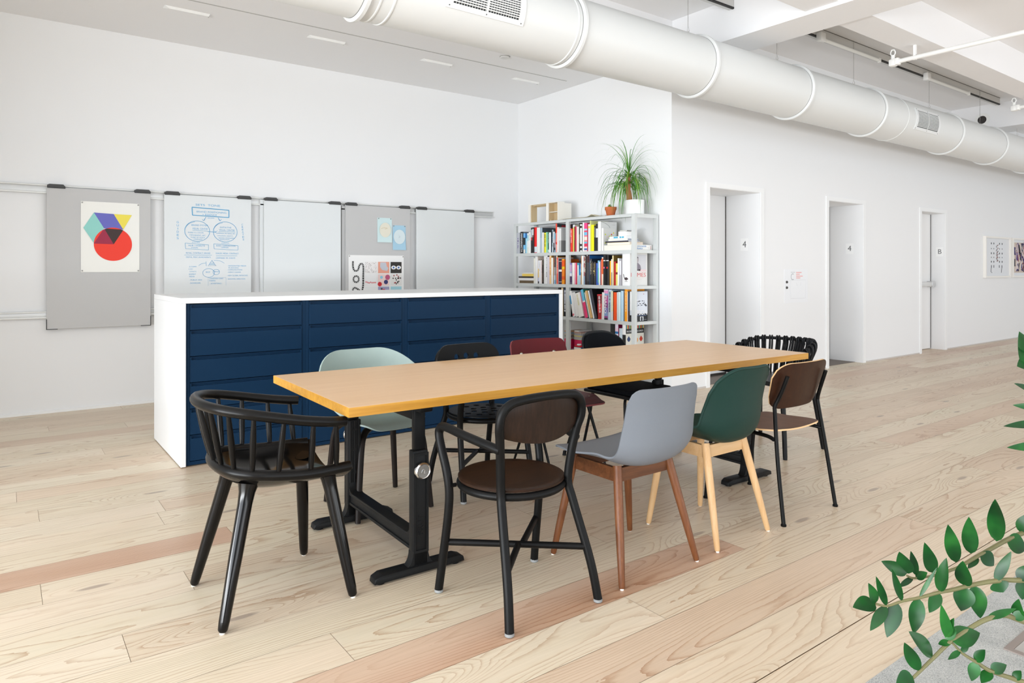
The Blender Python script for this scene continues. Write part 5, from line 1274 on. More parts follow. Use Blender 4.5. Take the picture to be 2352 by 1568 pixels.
 ('LR', 5.553, 5.6340, .268, 'f4f2ec', 'e4e2de', 'leaning thick white book with pale yellow lettering', {'lean': 14.5, 'm': ('e6dfa8', .6)}),
 ('LR', 5.530, 5.5500, .29, 'd86a8c', 'e0a0b0', 'thin leaning pink book left of the blue and pink book', {'lean': 15}),
 ('LR', 5.484, 5.5270, .312, 'ee3f78', '18806c', 'leaning book with a sky blue top and hot pink foot', {'lean': 15.5, 'b': [(0, .55, 'f03a76'), (.55, .6, 'f0e8ec'), (.6, 1, '6cc0e2')]}),
 ('LR', 5.449, 5.4805, .285, 'f0f0ee', 'e8e8e6', 'leaning white book left of the tan book', {'lean': 16}),
 ('LR', 5.416, 5.4460, .305, 'e2b878', 'd8a868', 'leaning tan book on the third shelf', {'lean': 16.5}),
 ('LR', 5.389, 5.4120, .305, 'f2f4f4', '2f8ec0', 'leaning white book with a blue stripe', {'lean': 16}),
 ('LR', 5.346, 5.3860, .318, '41434d', '121214', 'leaning dark slate book with a black cover', {'lean': 15.5}),
 ('LR', 5.268, 5.3400, .262, 'c8202a', '5a1418', 'short red book with lines of white print', {'lean': 3, 'b': [(0, .04, 'e02028'), (.04, .3, 'b01a20'), (.3, .62, 'd8242c'), (.62, .95, '8a1c26'), (.95, 1, 'e8343c')], 'm': ('f4e8e4', .9)}),
 ('LL', 5.842, 5.900, .315, '1b1c26', '141418', 'black book with white letters seen between the counter and the middle post', {'m': ('e8eaf0', 1.), 'b': [(0, .6, '17171c'), (.6, 1, '34405c')]}),
 ('LL', 5.905, 5.94, .32, 'f0d8a8', '1c1814', 'cream-spined black book just above the counter corner', {}),
 ('LL', 5.945, 5.98, .322, '1c1a1a', '1a1614', 'black book tallest above the counter corner', {}),
 ('LL', 6.12, 6.16, .298, 'f2f2f0', 'e8e4e0', 'white book with an orange mark peeping above the counter', {'b': [(0, .9, 'f2f2f0'), (.9, .97, 'e8844c'), (.97, 1, 'f4f4f2')]}),
 ('LL', 6.2, 6.24, .285, 'ece8d4', 'e8e4d0', 'cream book barely peeping above the counter', {}),
]
for bk in BOOKS: book(*bk)
o_ = [o for o in bpy.data.objects if o.get('label', '').startswith('leaning white book with a blue patch')][0]
q = MB(); q.box((-.0052, -.0, .145), (-.0044, .018, .24), paper('2f9ad0')); q.box((-.0052, -.014, .012), (-.0044, .012, .035), paper('e07a84')); q.build('spine_mark', o_, flat=True)
# lying books and objects
def slab(x0, x1, y0, y1, z0, z1, cover, label, name='book', cat='book', group=None, pages=True, edge=None, rz=0, front=None):
    b = MB(); cx, cy = (x0+x1)/2, (y0+y1)/2; c = paper(cover); w, d, h = (x1-x0)/2, (y1-y0)/2, z1-z0-.0004; ct = min(.003, h*.15)
    if pages:
        b.box((-w, -d, 0), (w, d, ct), c); b.box((-w, -d, h-ct), (w, d, h), c)
        e = paper(edge) if edge else c
        b.box((-w, -d, ct), (w, -d+.003, h-ct), e)
        if front: b.box((-w, -d+.0031, ct), (-w+.0019, d, h-ct), paper(front))
        b.box((-w+.002, -d+.003, ct), (w-.003, d-.003, h-ct), PAGE)
    else: b.rbox((-w, -d, 0), (w, d, h), min(.004, h*.2), c)
    o = b.build(name, flat=pages); o.location = (cx, cy, z0); o.rotation_euler = (0, 0, R(rz))
    tag(o, label, cat, group); return o
G1 = 'books lying in a stack at the right end of the top shelf'
z = 1.4405
o = slab(5.08, 5.395, 4.86, 5.255, z, z+.058, 'f1f1ef', 'thick white book with blue capitals, bottom of the lying stack on the top shelf', group=G1, edge='f3f2ee')
text('spine_title', 'ALEXANDER', .024, FRONT, (-.02, -.1985, .041), paper('4a8ac8'), o, width=.165); text('spine_title', 'GIRARD', .024, FRONT, (-.048, -.1985, .018), paper('4a8ac8'), o, width=.11)
q = MB(); q.box((.125, -.1985, .012), (.128, -.197, .046), paper('c04a4a')); q.box((.085, -.1985, .026), (.09, -.197, .031), paper('d08a8a')); q.build('spine_mark', o, flat=True)
z += .0585; slab(5.085, 5.27, 4.88, 5.21, z, z+.026, 'e9d7a8', 'cream book with a gold cover lying second in the stack', group=G1, edge='e3d4c8')
z += .0265; slab(5.085, 5.25, 4.9, 5.235, z, z+.014, '2a2838', 'thin dark navy book lying third in the stack', group=G1, edge='c8ccd8', front='2a2838')
z += .0145; slab(5.085, 5.235, 4.91, 5.195, z, z+.023, 'eef0f2', 'white book with faint print lying fourth in the stack', group=G1, edge='9aa4b4')
z += .0235; o = slab(5.085, 5.22, 4.93, 5.175, z, z+.024, 'f2f3f3', 'white book with pale blue blocks on its spine, in the lying stack', group=G1, front='f2f3f3')
q = MB()
for y0, y1 in ((.0, .06), (-.085, -.058), (-.05, -.025)): q.box((-.0684, y0, .004), (-.0672, y1, .02), paper('4ab4d4'))
q.build('spine_mark', o, flat=True)
z += .0245; slab(5.09, 5.19, 4.945, 5.052, z, z+.048, 'f3f3f2', 'small plain white box on the lying stack of books', 'small_box', 'box', pages=False)
slab(5.095, 5.17, 4.93, 5.04, z+.0485, z+.058, '8a8e8c', 'thin grey notebook on the small white box', 'notebook', 'notebook')
G2 = 'books lying in a stack at the left end of the second shelf'
z = 1.0805
for h_, c, y0, y1, lab in ((.034, '6e5a40', 6.452, 6.728, 'brown cloth book, bottom of the small stack on the second shelf'), (.0295, 'f2f0ee', 6.45, 6.738, 'white book lying on the brown cloth book'),
                         (.019, '1f1512', 6.452, 6.746, 'thin black book lying in the small stack'), (.031, 'f6d466', 6.45, 6.675, 'yellow book lying on the thin black book'), (.011, 'f2f2f0', 6.46, 6.642, 'thin white booklet on top of the yellow book')):
    slab(5.085, 5.27, y0, y1, z, z+h_, c, lab, group=G2, edge=c, front=c); z += h_+.0006
# fourth shelf: magenta box, magazines, small navy book
z = .3555
slab(5.12, 5.38, 5.66, 5.775, z, z+.001, 'e8e8e8', 'white sheet under the magenta box', 'paper_sheet', 'paper', pages=False)
o = slab(5.13, 5.38, 5.655, 5.775, z+.0015, z+.112, 'd40f52', 'magenta storage box under the magazines on the fourth shelf', 'storage_box', 'box', pages=False)
slab(5.13, 5.38, 5.845, 5.945, z, z+.11, 'd00f50', 'magenta storage box left of the middle post on the fourth shelf', 'storage_box', 'box', pages=False)
zz = z+.1125; k = 0
for h_, c in ((.012, 'b8c4b4'), (.01, 'b4b0b8'), (.012, 'c2b8b0'), (.008, 'd8d070'), (.012, 'b8b4b4'), (.012, 'a8aab0'), (.01, 'c8a898'), (.006, 'b89088')):
    slab(5.125+.003*(k % 3), 5.36, 5.658+.002*(k % 2), 5.776, zz, zz+h_, c, ['grey-green', 'lilac grey', 'taupe', 'olive yellow', 'pale grey', 'blue grey', 'salmon', 'dull pink'][k]+' magazine in the pile on the magenta box', 'magazine', 'magazine', 'magazines piled on the magenta box', edge=c, front=c); zz += h_+.0006; k += 1
slab(5.13, 5.33, 5.70, 5.776, zz, zz+.014, 'e6e6e4', 'white magazine on top of the pile on the fourth shelf', 'magazine', 'magazine', 'magazines piled on the magenta box')
zz = z+.1105; k = 0
for h_, c in ((.02, 'b8b4ac'), (.018, '8a8880'), (.018, 'c8bca8'), (.016, '9ab4cc'), (.016, 'c49a78')):
    slab(5.13, 5.36, 5.845, 5.94, zz, zz+h_, c, ['stone', 'dark grey', 'beige', 'pale blue', 'tan'][k]+' magazine in the pile left of the middle post', 'magazine', 'magazine', 'magazines piled left of the middle post', edge=c, front=c); zz += h_+.0006; k += 1
slab(5.075, 5.118, 5.60, 5.72, z, z+.04, '24507e', 'small navy book lying in front of the magenta box', edge='2c5a88'); slab(5.075, 5.117, 5.61, 5.71, z+.0405, z+.056, 'd0141c', 'small red box lying on the small navy book', 'small_box', 'box', pages=False)
b = MB(); b.lathe([(.001, 0), (.02, 0), (.026, .008), (.02, .017), (.001, .017)], paper('f0f0f2'), (0, 0, 0), 20); o = b.build('white_disc'); o.location = (5.096, 5.655, z+.0565); tag(o, 'small white rounded object on the small red box', 'object')
# ---- on top of the shelf
PLY = mat('efece4', .6, name='pale_ply'); PLYI = mat('cdb690', .65, name='bare_ply')
t = empty('model_house', 'open-fronted white model house on top of the bookshelf', 'model', (5.2, 6.24, 1.8065))
H_ = .212; th = .007
b = MB()
y0, y1, xf, xb = -.26, .285, -.135, -.035
b.box((xf, y0, H_-th), (xb, y1, H_), PLY); b.box((xf, y0, 0), (xb, y0+th, H_-th), PLY); b.box((xf, y1-.036, 0), (xf+.012, y1, H_-th), PLY)
b.box((xf+.012, y1-.042, 0), (xb, y1-.036, H_-th), PLYI)
b.box((xf, -.09, 0), (xf+.012, -.05, H_-th), PLY); b.box((xf+.012, -.086, 0), (xb, -.078, H_-th), PLYI)
b.box((xb-.006, y0+th, 0), (xb, -.086, H_-th), PLYI); b.box((xf+.02, y0+th, .098), (xb-.006, -.086, .105), PLY)
b.box((xf+.03, -.075, H_-th-.012), (xf+.045, y1-.05, H_-th), PLYI); b.box((xb-.02, -.075, H_-th-.02), (xb, y1-.05, H_-th), PLYI)
b.box((xb-.006, -.078, 0), (xb, -.045, H_-th-.02), PLY)
b.build('walls', t, flat=True)
b = MB(); b.box((xb+.0005, y0+.002, 0), (.07, -.08, H_-.012), PLY); b.build('annex', t, flat=True)
b = MB(); b.lathe([(.004, 0), (.003, .01), (.006, .016), (.001, .018)], PLYI, (xf+.03, -.16, .0), 8); b.box((xf+.005, -.13, .0), (xf+.02, -.118, .012), PLYI); b.build('model_figure', t)
b = MB(); 
def clf(u, v): return (-.06+.14*u, -.33+.66*v, .004+.003*math.sin(9*v)*math.sin(5*u) + .022*math.exp(-((v-.22)/.07)**2)*(1-.4*u))
b.sheet(clf, 8, 40, .0025, mat('ddd6bd', .85)); o = b.build('paper_roll'); o.location = (5.115, 5.6, 1.8075); tag(o, 'strip of cream tracing paper lying along the shelf top', 'paper')
TERRA = mat('c06a3c', .8, bump=.2, bscale=300, name='terracotta')
t = empty('succulent_pot', 'small terracotta pot with a succulent on top of the bookshelf', 'potted plant', (5.19, 5.262, 1.8065))
b = MB(); b.lathe([(.001, 0), (.055, 0), (.066, .009), (.064, .011), (.052, .005), (.001, .004)], TERRA, (0, 0, 0), 32, cap=False); b.build('saucer', t)
b = MB(); b.lathe([(.001, .006), (.041, .006), (.056, .07), (.061, .07), (.0635, .1), (.058, .1), (.055, .078), (.001, .078)], TERRA, (0, 0, 0), 32, cap=False); b.build('pot', t)
b = MB(); b.lathe([(.001, .08), (.0545, .079)], mat('3c2c20', .95), (0, 0, 0), 20, cap=False); b.build('soil', t)
SUC = mat('7aa04a', .5, name='succulent_green'); b = MB(); rn = random.Random(4)
def leafmesh(b, base, tip, w, m, nrm, fold=.25, curl=.0, nu=8):
    base, tip = Vector(base), Vector(tip); d = tip-base; l = d.length; d.normalize()
    n = Vector(nrm); n = (n-d*n.dot(d)).normalized(); s = d.cross(n)
    vs = []; 
    for i in range(nu+1):
        t_ = i/nu; ww = w/2*(math.sin(math.pi*min(1, t_**.75))**.8 if 0 < t_ < 1 else 0)*(1.0 if t_ < .55 else 1-.15*(t_-.55))
        c = base+d*l*t_+n*(curl*l*math.sin(math.pi*t_))
        vs += [c-s*ww+n*ww*fold, c, c+s*ww+n*ww*fold]
    fs = []
    for i in range(nu):
        for k in (0, 1): fs.append((i*3+k, i*3+k+1, i*3+k+4, i*3+k+3))
    b.add(vs, fs, m)
for i in range(34):
    a = rn.random()*6.28; e = .25+rn.random()*1.1; r_ = .045
    c = Vector((0, .02, .088)); d = Vector((math.cos(a)*math.cos(e), math.sin(a)*math.cos(e), math.sin(e)))
    leafmesh(b, c+d*.01, c+d*(.034+.014*rn.random()), .022, SUC, (0, 0, 1), .5)
b.build('foliage', t)
POT = mat('eceeee', .35, name='white_glazed_pot'); GRASS = mat('4c8a2c', .5, name='palm_green'); GRASS2 = mat('7da43a', .5, name='palm_light_green'); TRUNK = mat('9a6b42', .9, bump=.6, bscale=90, name='palm_bark')
t = empty('ponytail_palm', 'ponytail palm in a white round pot on top of the bookshelf', 'potted plant', (5.2, 4.925, 1.8065))
b = MB(); b.lathe([(.001, 0), (.09, 0), (.095, .004), (.095, .146), (.09, .146), (.088, .13), (.001, .128)], POT, (0, 0, 0), 40, cap=False); b.build('pot', t)
b = MB(); b.lathe([(.001, .1295), (.087, .1285)], mat('4a3a2c', .95), (0, 0, 0), 24, cap=False); b.build('soil', t)
b = MB(); b.tube([(-.03, .045, .125), (-.03, .05, .19), (-.03, .062, .245)], [.034, .028, .026], TRUNK, 14, 4); b.tube([(-.03, .06, .235), (-.03, .095, .3)], [.018, .013], TRUNK, 10, 1); b.tube([(-.03, .06, .235), (-.03, .05, .32), (-.03, .05, .42)], [.02, .016, .011], TRUNK, 10, 3); b.build('trunk', t)
rn = random.Random(12); b = MB()
def strap(c, az, el, L, w, droop, m):
    d = Vector((math.cos(az)*math.cos(el), math.sin(az)*math.cos(el), math.sin(el))); hor = Vector((math.cos(az), math.sin(az), 0)); side = Vector((-math.sin(az), math.cos(az), 0))
    p = Vector(c); vs = []; n = 14; dirv = d.copy()
    for i in range(n+1):
        s = i/n; ww = w/2*(1-s)**.6*(.35+.65*min(1, s*6+.3))
        vs += [p-side*ww, p+Vector((0, 0, -ww*.35)), p+side*ww]
        dirv = (dirv + Vector((0, 0, -droop/n*(.4+1.6*s)))).normalized(); p = p+dirv*(L/n)
        p.x = min(p.x, .19)
    b.add(vs, [(i*3+k, i*3+k+1, i*3+k+4, i*3+k+3) for i in range(n) for k in (0, 1)], m)
for c, cnt in (((-.03, .05, .38), 46), ((-.03, .1, .3), 44), ((-.03, .03, .32), 46), ((-.03, .05, .43), 12)):
    for i in range(cnt):
        hi = c[2] > .42
        strap(c, rn.random()*6.28, (1.0+rn.random()*.5) if hi else (.15+rn.random()*1.0), .22+rn.random()*.32, .009+rn.random()*.006, (2.6+rn.random()*2.2)*(1 if not hi else .55), GRASS if rn.random() < .75 else GRASS2)
for i in range(26): strap((-.03, .055, .37), rn.random()*6.28, .7+rn.random()*.7, .45+rn.random()*.25, .0026, 2.2+rn.random(), GRASS)
b.build('foliage', t)
b = MB(); b.lathe([(.001, 0), (.07, 0), (.095, .05), (.09, .13), (.06, .16), (.001, .16)], mat('8f9092', .9, bump=.5, bscale=150), (0, 0, 0), 24); o = b.build('grey_basket'); o.location = (5.16, 4.93, .0305); tag(o, 'round grey felt basket on the lowest shelf under the table edge', 'basket')
# ------------------------------------------------------------------ air duct
DUCT = mat('dcdedd', .42, name='white_duct')
DY, DZ, DR_ = 3.852, 2.995, .25
t = empty('air_duct', 'large round white air duct hanging under the ceiling along the room', 'air duct', (6, DY, DZ))
def dpt(x, a, r=DR_): return (x-6, -r*math.cos(a), r*math.sin(a))      # a: angle up from the side facing -Y
def dband(b, x0, x1, r, m, a0=0, a1=2*math.pi, n=64, nx=1):
    vs = []; nn = n
    for j in range(nx+1):
        x = x0+(x1-x0)*j/nx
        for i in range(nn+1): vs.append(dpt(x, a0+(a1-a0)*i/nn, r))
    w = nn+1
    b.add(vs, [(j*w+i, (j+1)*w+i, (j+1)*w+i+1, j*w+i+1) for j in range(nx) for i in range(nn)], m)
b = MB(); dband(b, -5, 18.5, DR_, DUCT); b.build('pipe', t, weld=True)
for x in (-3.9, -1.2, 1.70, 3.31, 4.80, 6.26, 7.72, 9.74, 11.2, 12.7, 14.2):
    b = MB(); M = Matrix.Translation((x-6, 0, 0)) @ Matrix.Rotation(R(90), 4, 'Y')
    b.lathe([(DR_, -.022), (DR_+.012, -.02), (DR_+.02, -.012), (DR_+.02, .01), (DR_+.008, .014), (DR_, .016)], DUCT, seg=72, M=M, cap=False)
    b.lathe([(DR_+.0012, -.027), (DR_+.0012, -.0225)], mat('8a8a88', .7), seg=72, M=M, cap=False)
    b.build('joint_ring', t)
for x in (1.775, 1.86, 3.25, 8.25):
    b = MB(); b.lathe([(DR_, -.008), (DR_+.005, -.004), (DR_+.005, .004), (DR_, .008)], DUCT, seg=72, M=Matrix.Translation((x-6, 0, 0)) @ Matrix.Rotation(R(90), 4, 'Y'), cap=False); b.build('seam_ring', t)
VD = mat('2c2f30', .9, name='vent_dark'); VF = mat('e4e6e6', .35, name='vent_frame')
def vent(x0, x1, a0, a1):
    v = MB(); r = DR_+.006
    fr = .045
    dband(v, x0, x0+fr, r, VF, R(a0), R(a1), 20); dband(v, x1-fr, x1, r, VF, R(a0), R(a1), 20)
    da = 7
    dband(v, x0+fr, x1-fr, r, VF, R(a0), R(a0+da), 6); dband(v, x0+fr, x1-fr, r, VF, R(a1-da), R(a1), 6)
    xm = (x0+x1)/2; dband(v, xm-.008, xm+.008, r+.001, VF, R(a0+da), R(a1-da), 14)
    for x in (x0, x1):   # frame edges
        v.tube([dpt(x, R(a0+(a1-a0)*i/16), DR_+.003) for i in range(17)], .004, VF, 6, 1)
    for a in (a0, a1): v.tube([dpt(x0, R(a), DR_+.003), dpt(x1, R(a), DR_+.003)], .004, VF, 6, 1)
    o = v.build('vent_frame', t)
    v = MB(); dband(v, x0+fr, x1-fr, DR_+.0012, VD, R(a0+da), R(a1-da), 14); v.build('vent_opening', o)
    v = MB(); n = 13
    for i in range(1, n):
        a = R(a0+da+(a1-a0-2*da)*i/n); v.tube([dpt(x0+fr, a, DR_+.006), dpt(x1-fr, a, DR_+.006)], .0042, VF, 6, 1, sy=1.1)
    for i in range(1, 25):
        x = x0+fr+(x1-x0-2*fr)*i/25; v.tube([dpt(x, R(a0+da+(a1-a0-2*da)*k/8), DR_+.0028) for k in range(9)], .0022, mat('b8bcbc', .5), 5, 1)
    v.build('vent_slats', o)
    v = MB()
    for x in (x0+.02, xm, x1-.02):
        for a in (a0+3, a1-3): v.lathe([(.004, -.001), (.004, .003)], mat('707476', .4, .6), dpt(x, R(a), r), 8, Matrix.Rotation(R(90), 4, 'X'))
    v.build('screws', o)
vent(2.185, 2.775, -33, 23); vent(8.43, 9.05, -31, 26)
for x in (4.72, 6.04, 7.5, 9.36, 10.95, 12.35):
    b = MB(); z = DR_+.004
    b.tube([(x-6, 0, z), (x-6, 0, z+.03)], .009, mat('b8b4a8', .4, .6), 8, 1); b.tube([(x-6, -.012, z+.03), (x-6, 0, z+.09), (x-6, .012, z+.03)], .0016, mat('9a9894', .4, .7), 5, 1)
    b.tube([(x-6, 0, z+.085), (x-6, 0, 3.7495-DZ)], .0022, mat('a8a6a2', .4, .7), 6, 1); b.build('hanger_wire', t)

# ------------------------------------------------------------------ ceiling fittings
for i, x in enumerate((1.24, 2.45, 3.64, 4.81)):
    t = empty('ceiling_light', ['recessed white wall-washer light nearest the left edge of the low ceiling', 'second recessed wall-washer light from the left', 'third recessed wall-washer light from the left', 'recessed wall-washer light nearest the bookshelf corner'][i], 'ceiling light', (x, 6.255, 3.4045), group='recessed lights in the low ceiling')
    b = MB(); w = .175
    vs = [(-w, -.045, 0), (w, -.045, 0), (w, .045, 0), (-w, .045, 0), (-w+.035, -.04, -.022), (w-.01, -.04, -.022)]
    b.add(vs, [(0, 1, 5, 4), (3, 4, 5, 2), (0, 4, 3), (1, 2, 5)], mat('f0f1f0', .4)); b.build('housing', t, flat=True)
    b = MB(); b.box((w-.0095, -.036, -.02), (w-.004, .0, -.003), mat('c8c8c6', .6)); b.build('aperture', t, flat=True)
b = MB(); b.lathe([(.001, -.014), (.045, -.014), (.05, -.008), (.05, 0), (.056, 0)], mat('dededc', .5), (0, 0, 0), 28, cap=False); b.lathe([(.05, -.0075), (.0525, -.003)], mat('8c8a86', .6), (0, 0, 0), 28, cap=False); o = b.build('sprinkler_cover'); o.location = (4.1, 5.67, 3.4048); tag(o, 'small round sprinkler cover plate on the low ceiling', 'sprinkler')
# lighting tracks with batten lamps
TR = mat('cfcfcd', .5, name='track_white'); TRK = mat('1e1c1b', .6, name='track_slot'); LMP = mat('e4e4e0', .35, name='lamp_tube')
def track(x0, x1, y, label):
    t = empty('track_light', label, 'track light', ((x0+x1)/2, y, 3.7495), group='ceiling light tracks')
    w = (x1-x0)/2
    b = MB(); b.box((-w, 0, -.1), (w, .055, 0), TR); b.build('track', t, flat=True)
    b = MB(); b.box((-w, -.0035, -.1), (w, -.0005, -.086), TRK); b.box((-w, .0, -.1025), (w, .016, -.1005), TRK); b.box((-w, -.003, -.006), (w, -.0005, 0), mat('6a6866', .7)); b.build('track_slot', t, flat=True)
    return t
t = track(6.02, 11.7, 3.86, 'long white ceiling track with two batten lamps between the two beams')
def batten(x0, x1):
    b = MB(); o = t.location
    b.rbox((x0-o.x, -.06, -.155), (x0-o.x+.09, -.004, -.065), .004, mat('e8e8e6', .4)); k = b.build('lamp_head', t)
    b = MB(); b.tube([(x0-o.x+.09, -.03, -.125), (x1-o.x, -.03, -.125)], .019, LMP, 12, 1); b.rbox((x1-o.x-.005, -.045, -.15), (x1-o.x+.03, -.015, -.1), .005, LMP); b.build('lamp_tube', k)
batten(6.75, 8.02); batten(9.2, 10.5)
track(3.6, 5.425, 3.90, 'end of a white ceiling track butting against the near beam')
# sprinkler pipes
PW = mat('ecece9', .4, name='white_pipe')
def sprinkler(x, y1, z, label, clips):
    t = empty('sprinkler_pipe', label, 'sprinkler pipe', (x, y1, z), group='sprinkler pipes under the beams')
    b = MB(); b.tube([(0, -4.2, 0), (0, -.02, 0)], .021, PW, 14, 1); b.build('pipe', t)
    b = MB(); b.rbox((-.034, -.06, -.034), (.034, -.01, .034), .012, PW); b.rbox((-.036, -.03, -.04), (.036, .035, .03), .014, PW); b.tube([(0, .005, .02), (0, .005, .07)], .018, PW, 12, 1); b.build('elbow', t)
    b = MB(); b.tube([(.0, .005-.022*math.cos(R(a)), .095+.028*math.sin(R(a))) for a in range(-60, 241, 30)], .006, PW, 8, 3); b.tube([(0, .005, .07), (0, .005, .115)], .005, mat('a0a09c', .4, .5), 8, 1); b.lathe([(.02, 0), (.02, .003)], PW, (0, .005, .122), 14); b.build('sprinkler_head', t)
    for y in clips:
        b = MB(); b.lathe([(.0245, -.012), (.0245, .012)], PW, (0, y, 0), 16, Matrix.Rotation(R(90), 4, 'X')); b.box((-.012, y-.012, .02), (.012, y+.012, 3.4095-z), PW); b.build('pipe_clip', t)
sprinkler(7.08, 3.24, 3.29, 'long white sprinkler pipe crossing under the near-right beam', (-.2,))
sprinkler(10.3, 3.24, 3.29, 'second white sprinkler pipe at the right edge of the ceiling', (-.2,))
t = empty('pipe_sleeve', 'round white pipe sleeve with a dark hole in the far beam', 'pipe sleeve', (12.029, 4.2, 3.53))
M = Matrix.Rotation(R(-90), 4, 'Y')
b = MB(); b.lathe([(.06, 0), (.1, .001), (.1, .012), (.06, .014)], PW, seg=28, M=M, cap=False); b.build('collar', t)
b = MB(); b.lathe([(.001, .003), (.06, .003)], mat('3a3634', .9), seg=28, M=M, cap=False); b.build('opening', t)

# ------------------------------------------------------------------ rug, floor box, plant
def rug_material():
    m, nt, N, L, b = nodes_mat('grey_woven_rug')
    tc = N('ShaderNodeTexCoord'); mp = N('ShaderNodeMapping'); mp.inputs['Scale'].default_value = (190, 330, 1); L(tc.outputs['Object'], mp.inputs['Vector'])
    v = N('ShaderNodeTexVoronoi', Scale=1.2); L(mp.outputs[0], v.inputs['Vector'])
    n = N('ShaderNodeTexNoise', Scale=420., Detail=3.); L(tc.outputs['Object'], n.inputs['Vector'])
    n2 = N('ShaderNodeTexNoise', Scale=9., Detail=2.); L(tc.outputs['Object'], n2.inputs['Vector'])
    f = mth(N, L, 'ADD', mth(N, L, 'MULTIPLY', v.outputs['Distance'], -.45), mth(N, L, 'ADD', mth(N, L, 'MULTIPLY', n.outputs['Fac'], .6), mth(N, L, 'MULTIPLY', n2.outputs['Fac'], .35)))
    r = ramp(nt, [(0, '8f918f'), (.25, 'b0b1ae'), (.55, 'cfcfcb')]); L(f, r.inputs['Fac']); L(r.outputs[0], b.inputs['Base Color'])
    bp = N('ShaderNodeBump'); bp.inputs['Strength'].default_value = .6; bp.inputs['Distance'].default_value = .004; L(f, bp.inputs['Height']); L(bp.outputs[0], b.inputs['Normal'])
    b.inputs['Roughness'].default_value = .95
    return m
b = MB(); b.box((-1.2, -2.4, .0004), (3.6, 0, .006), rug_material()); o = b.build('rug', flat=True); o.location = (1.6, 1.031, 0); tag(o, 'grey woven rug at the lower right corner', 'rug')
t = empty('floor_box', 'grey-brown metal frame of a floor box set in the rug', 'floor box', (2.8, .72, .0062))
b = MB(); BX = mat('8a7f78', .5)
for lo, hi in (((-.18, .113, 0), (.18, .135, .004)), ((-.18, -.135, 0), (.18, -.113, .004)), ((-.18, -.113, 0), (-.158, .113, .004)), ((.158, -.113, 0), (.18, .113, .004))): b.box(lo, hi, BX)
b.build('frame', t, flat=True)
b = MB(); b.box((-.157, -.112, 0), (.157, .112, .003), mat('a9a5a0', .8)); b.build('lid', t, flat=True)
STEM = mat('6e6a48', .5, spec=.3, name='plant_stem')
def leaf_material():
    m, nt, N, L, b = nodes_mat('zz_leaf')
    tc = N('ShaderNodeTexCoord'); n = N('ShaderNodeTexNoise', Scale=14., Detail=2.); L(tc.outputs['Object'], n.inputs['Vector'])
    r = ramp(nt, [(.3, '0b2f12'), (.55, '134a1b'), (.78, '276a28')]); L(n.outputs['Fac'], r.inputs['Fac']); L(r.outputs[0], b.inputs['Base Color'])
    b.inputs['Roughness'].default_value = .3; b.inputs['Specular IOR Level'].default_value = .28
    return m
LEAF = leaf_material()
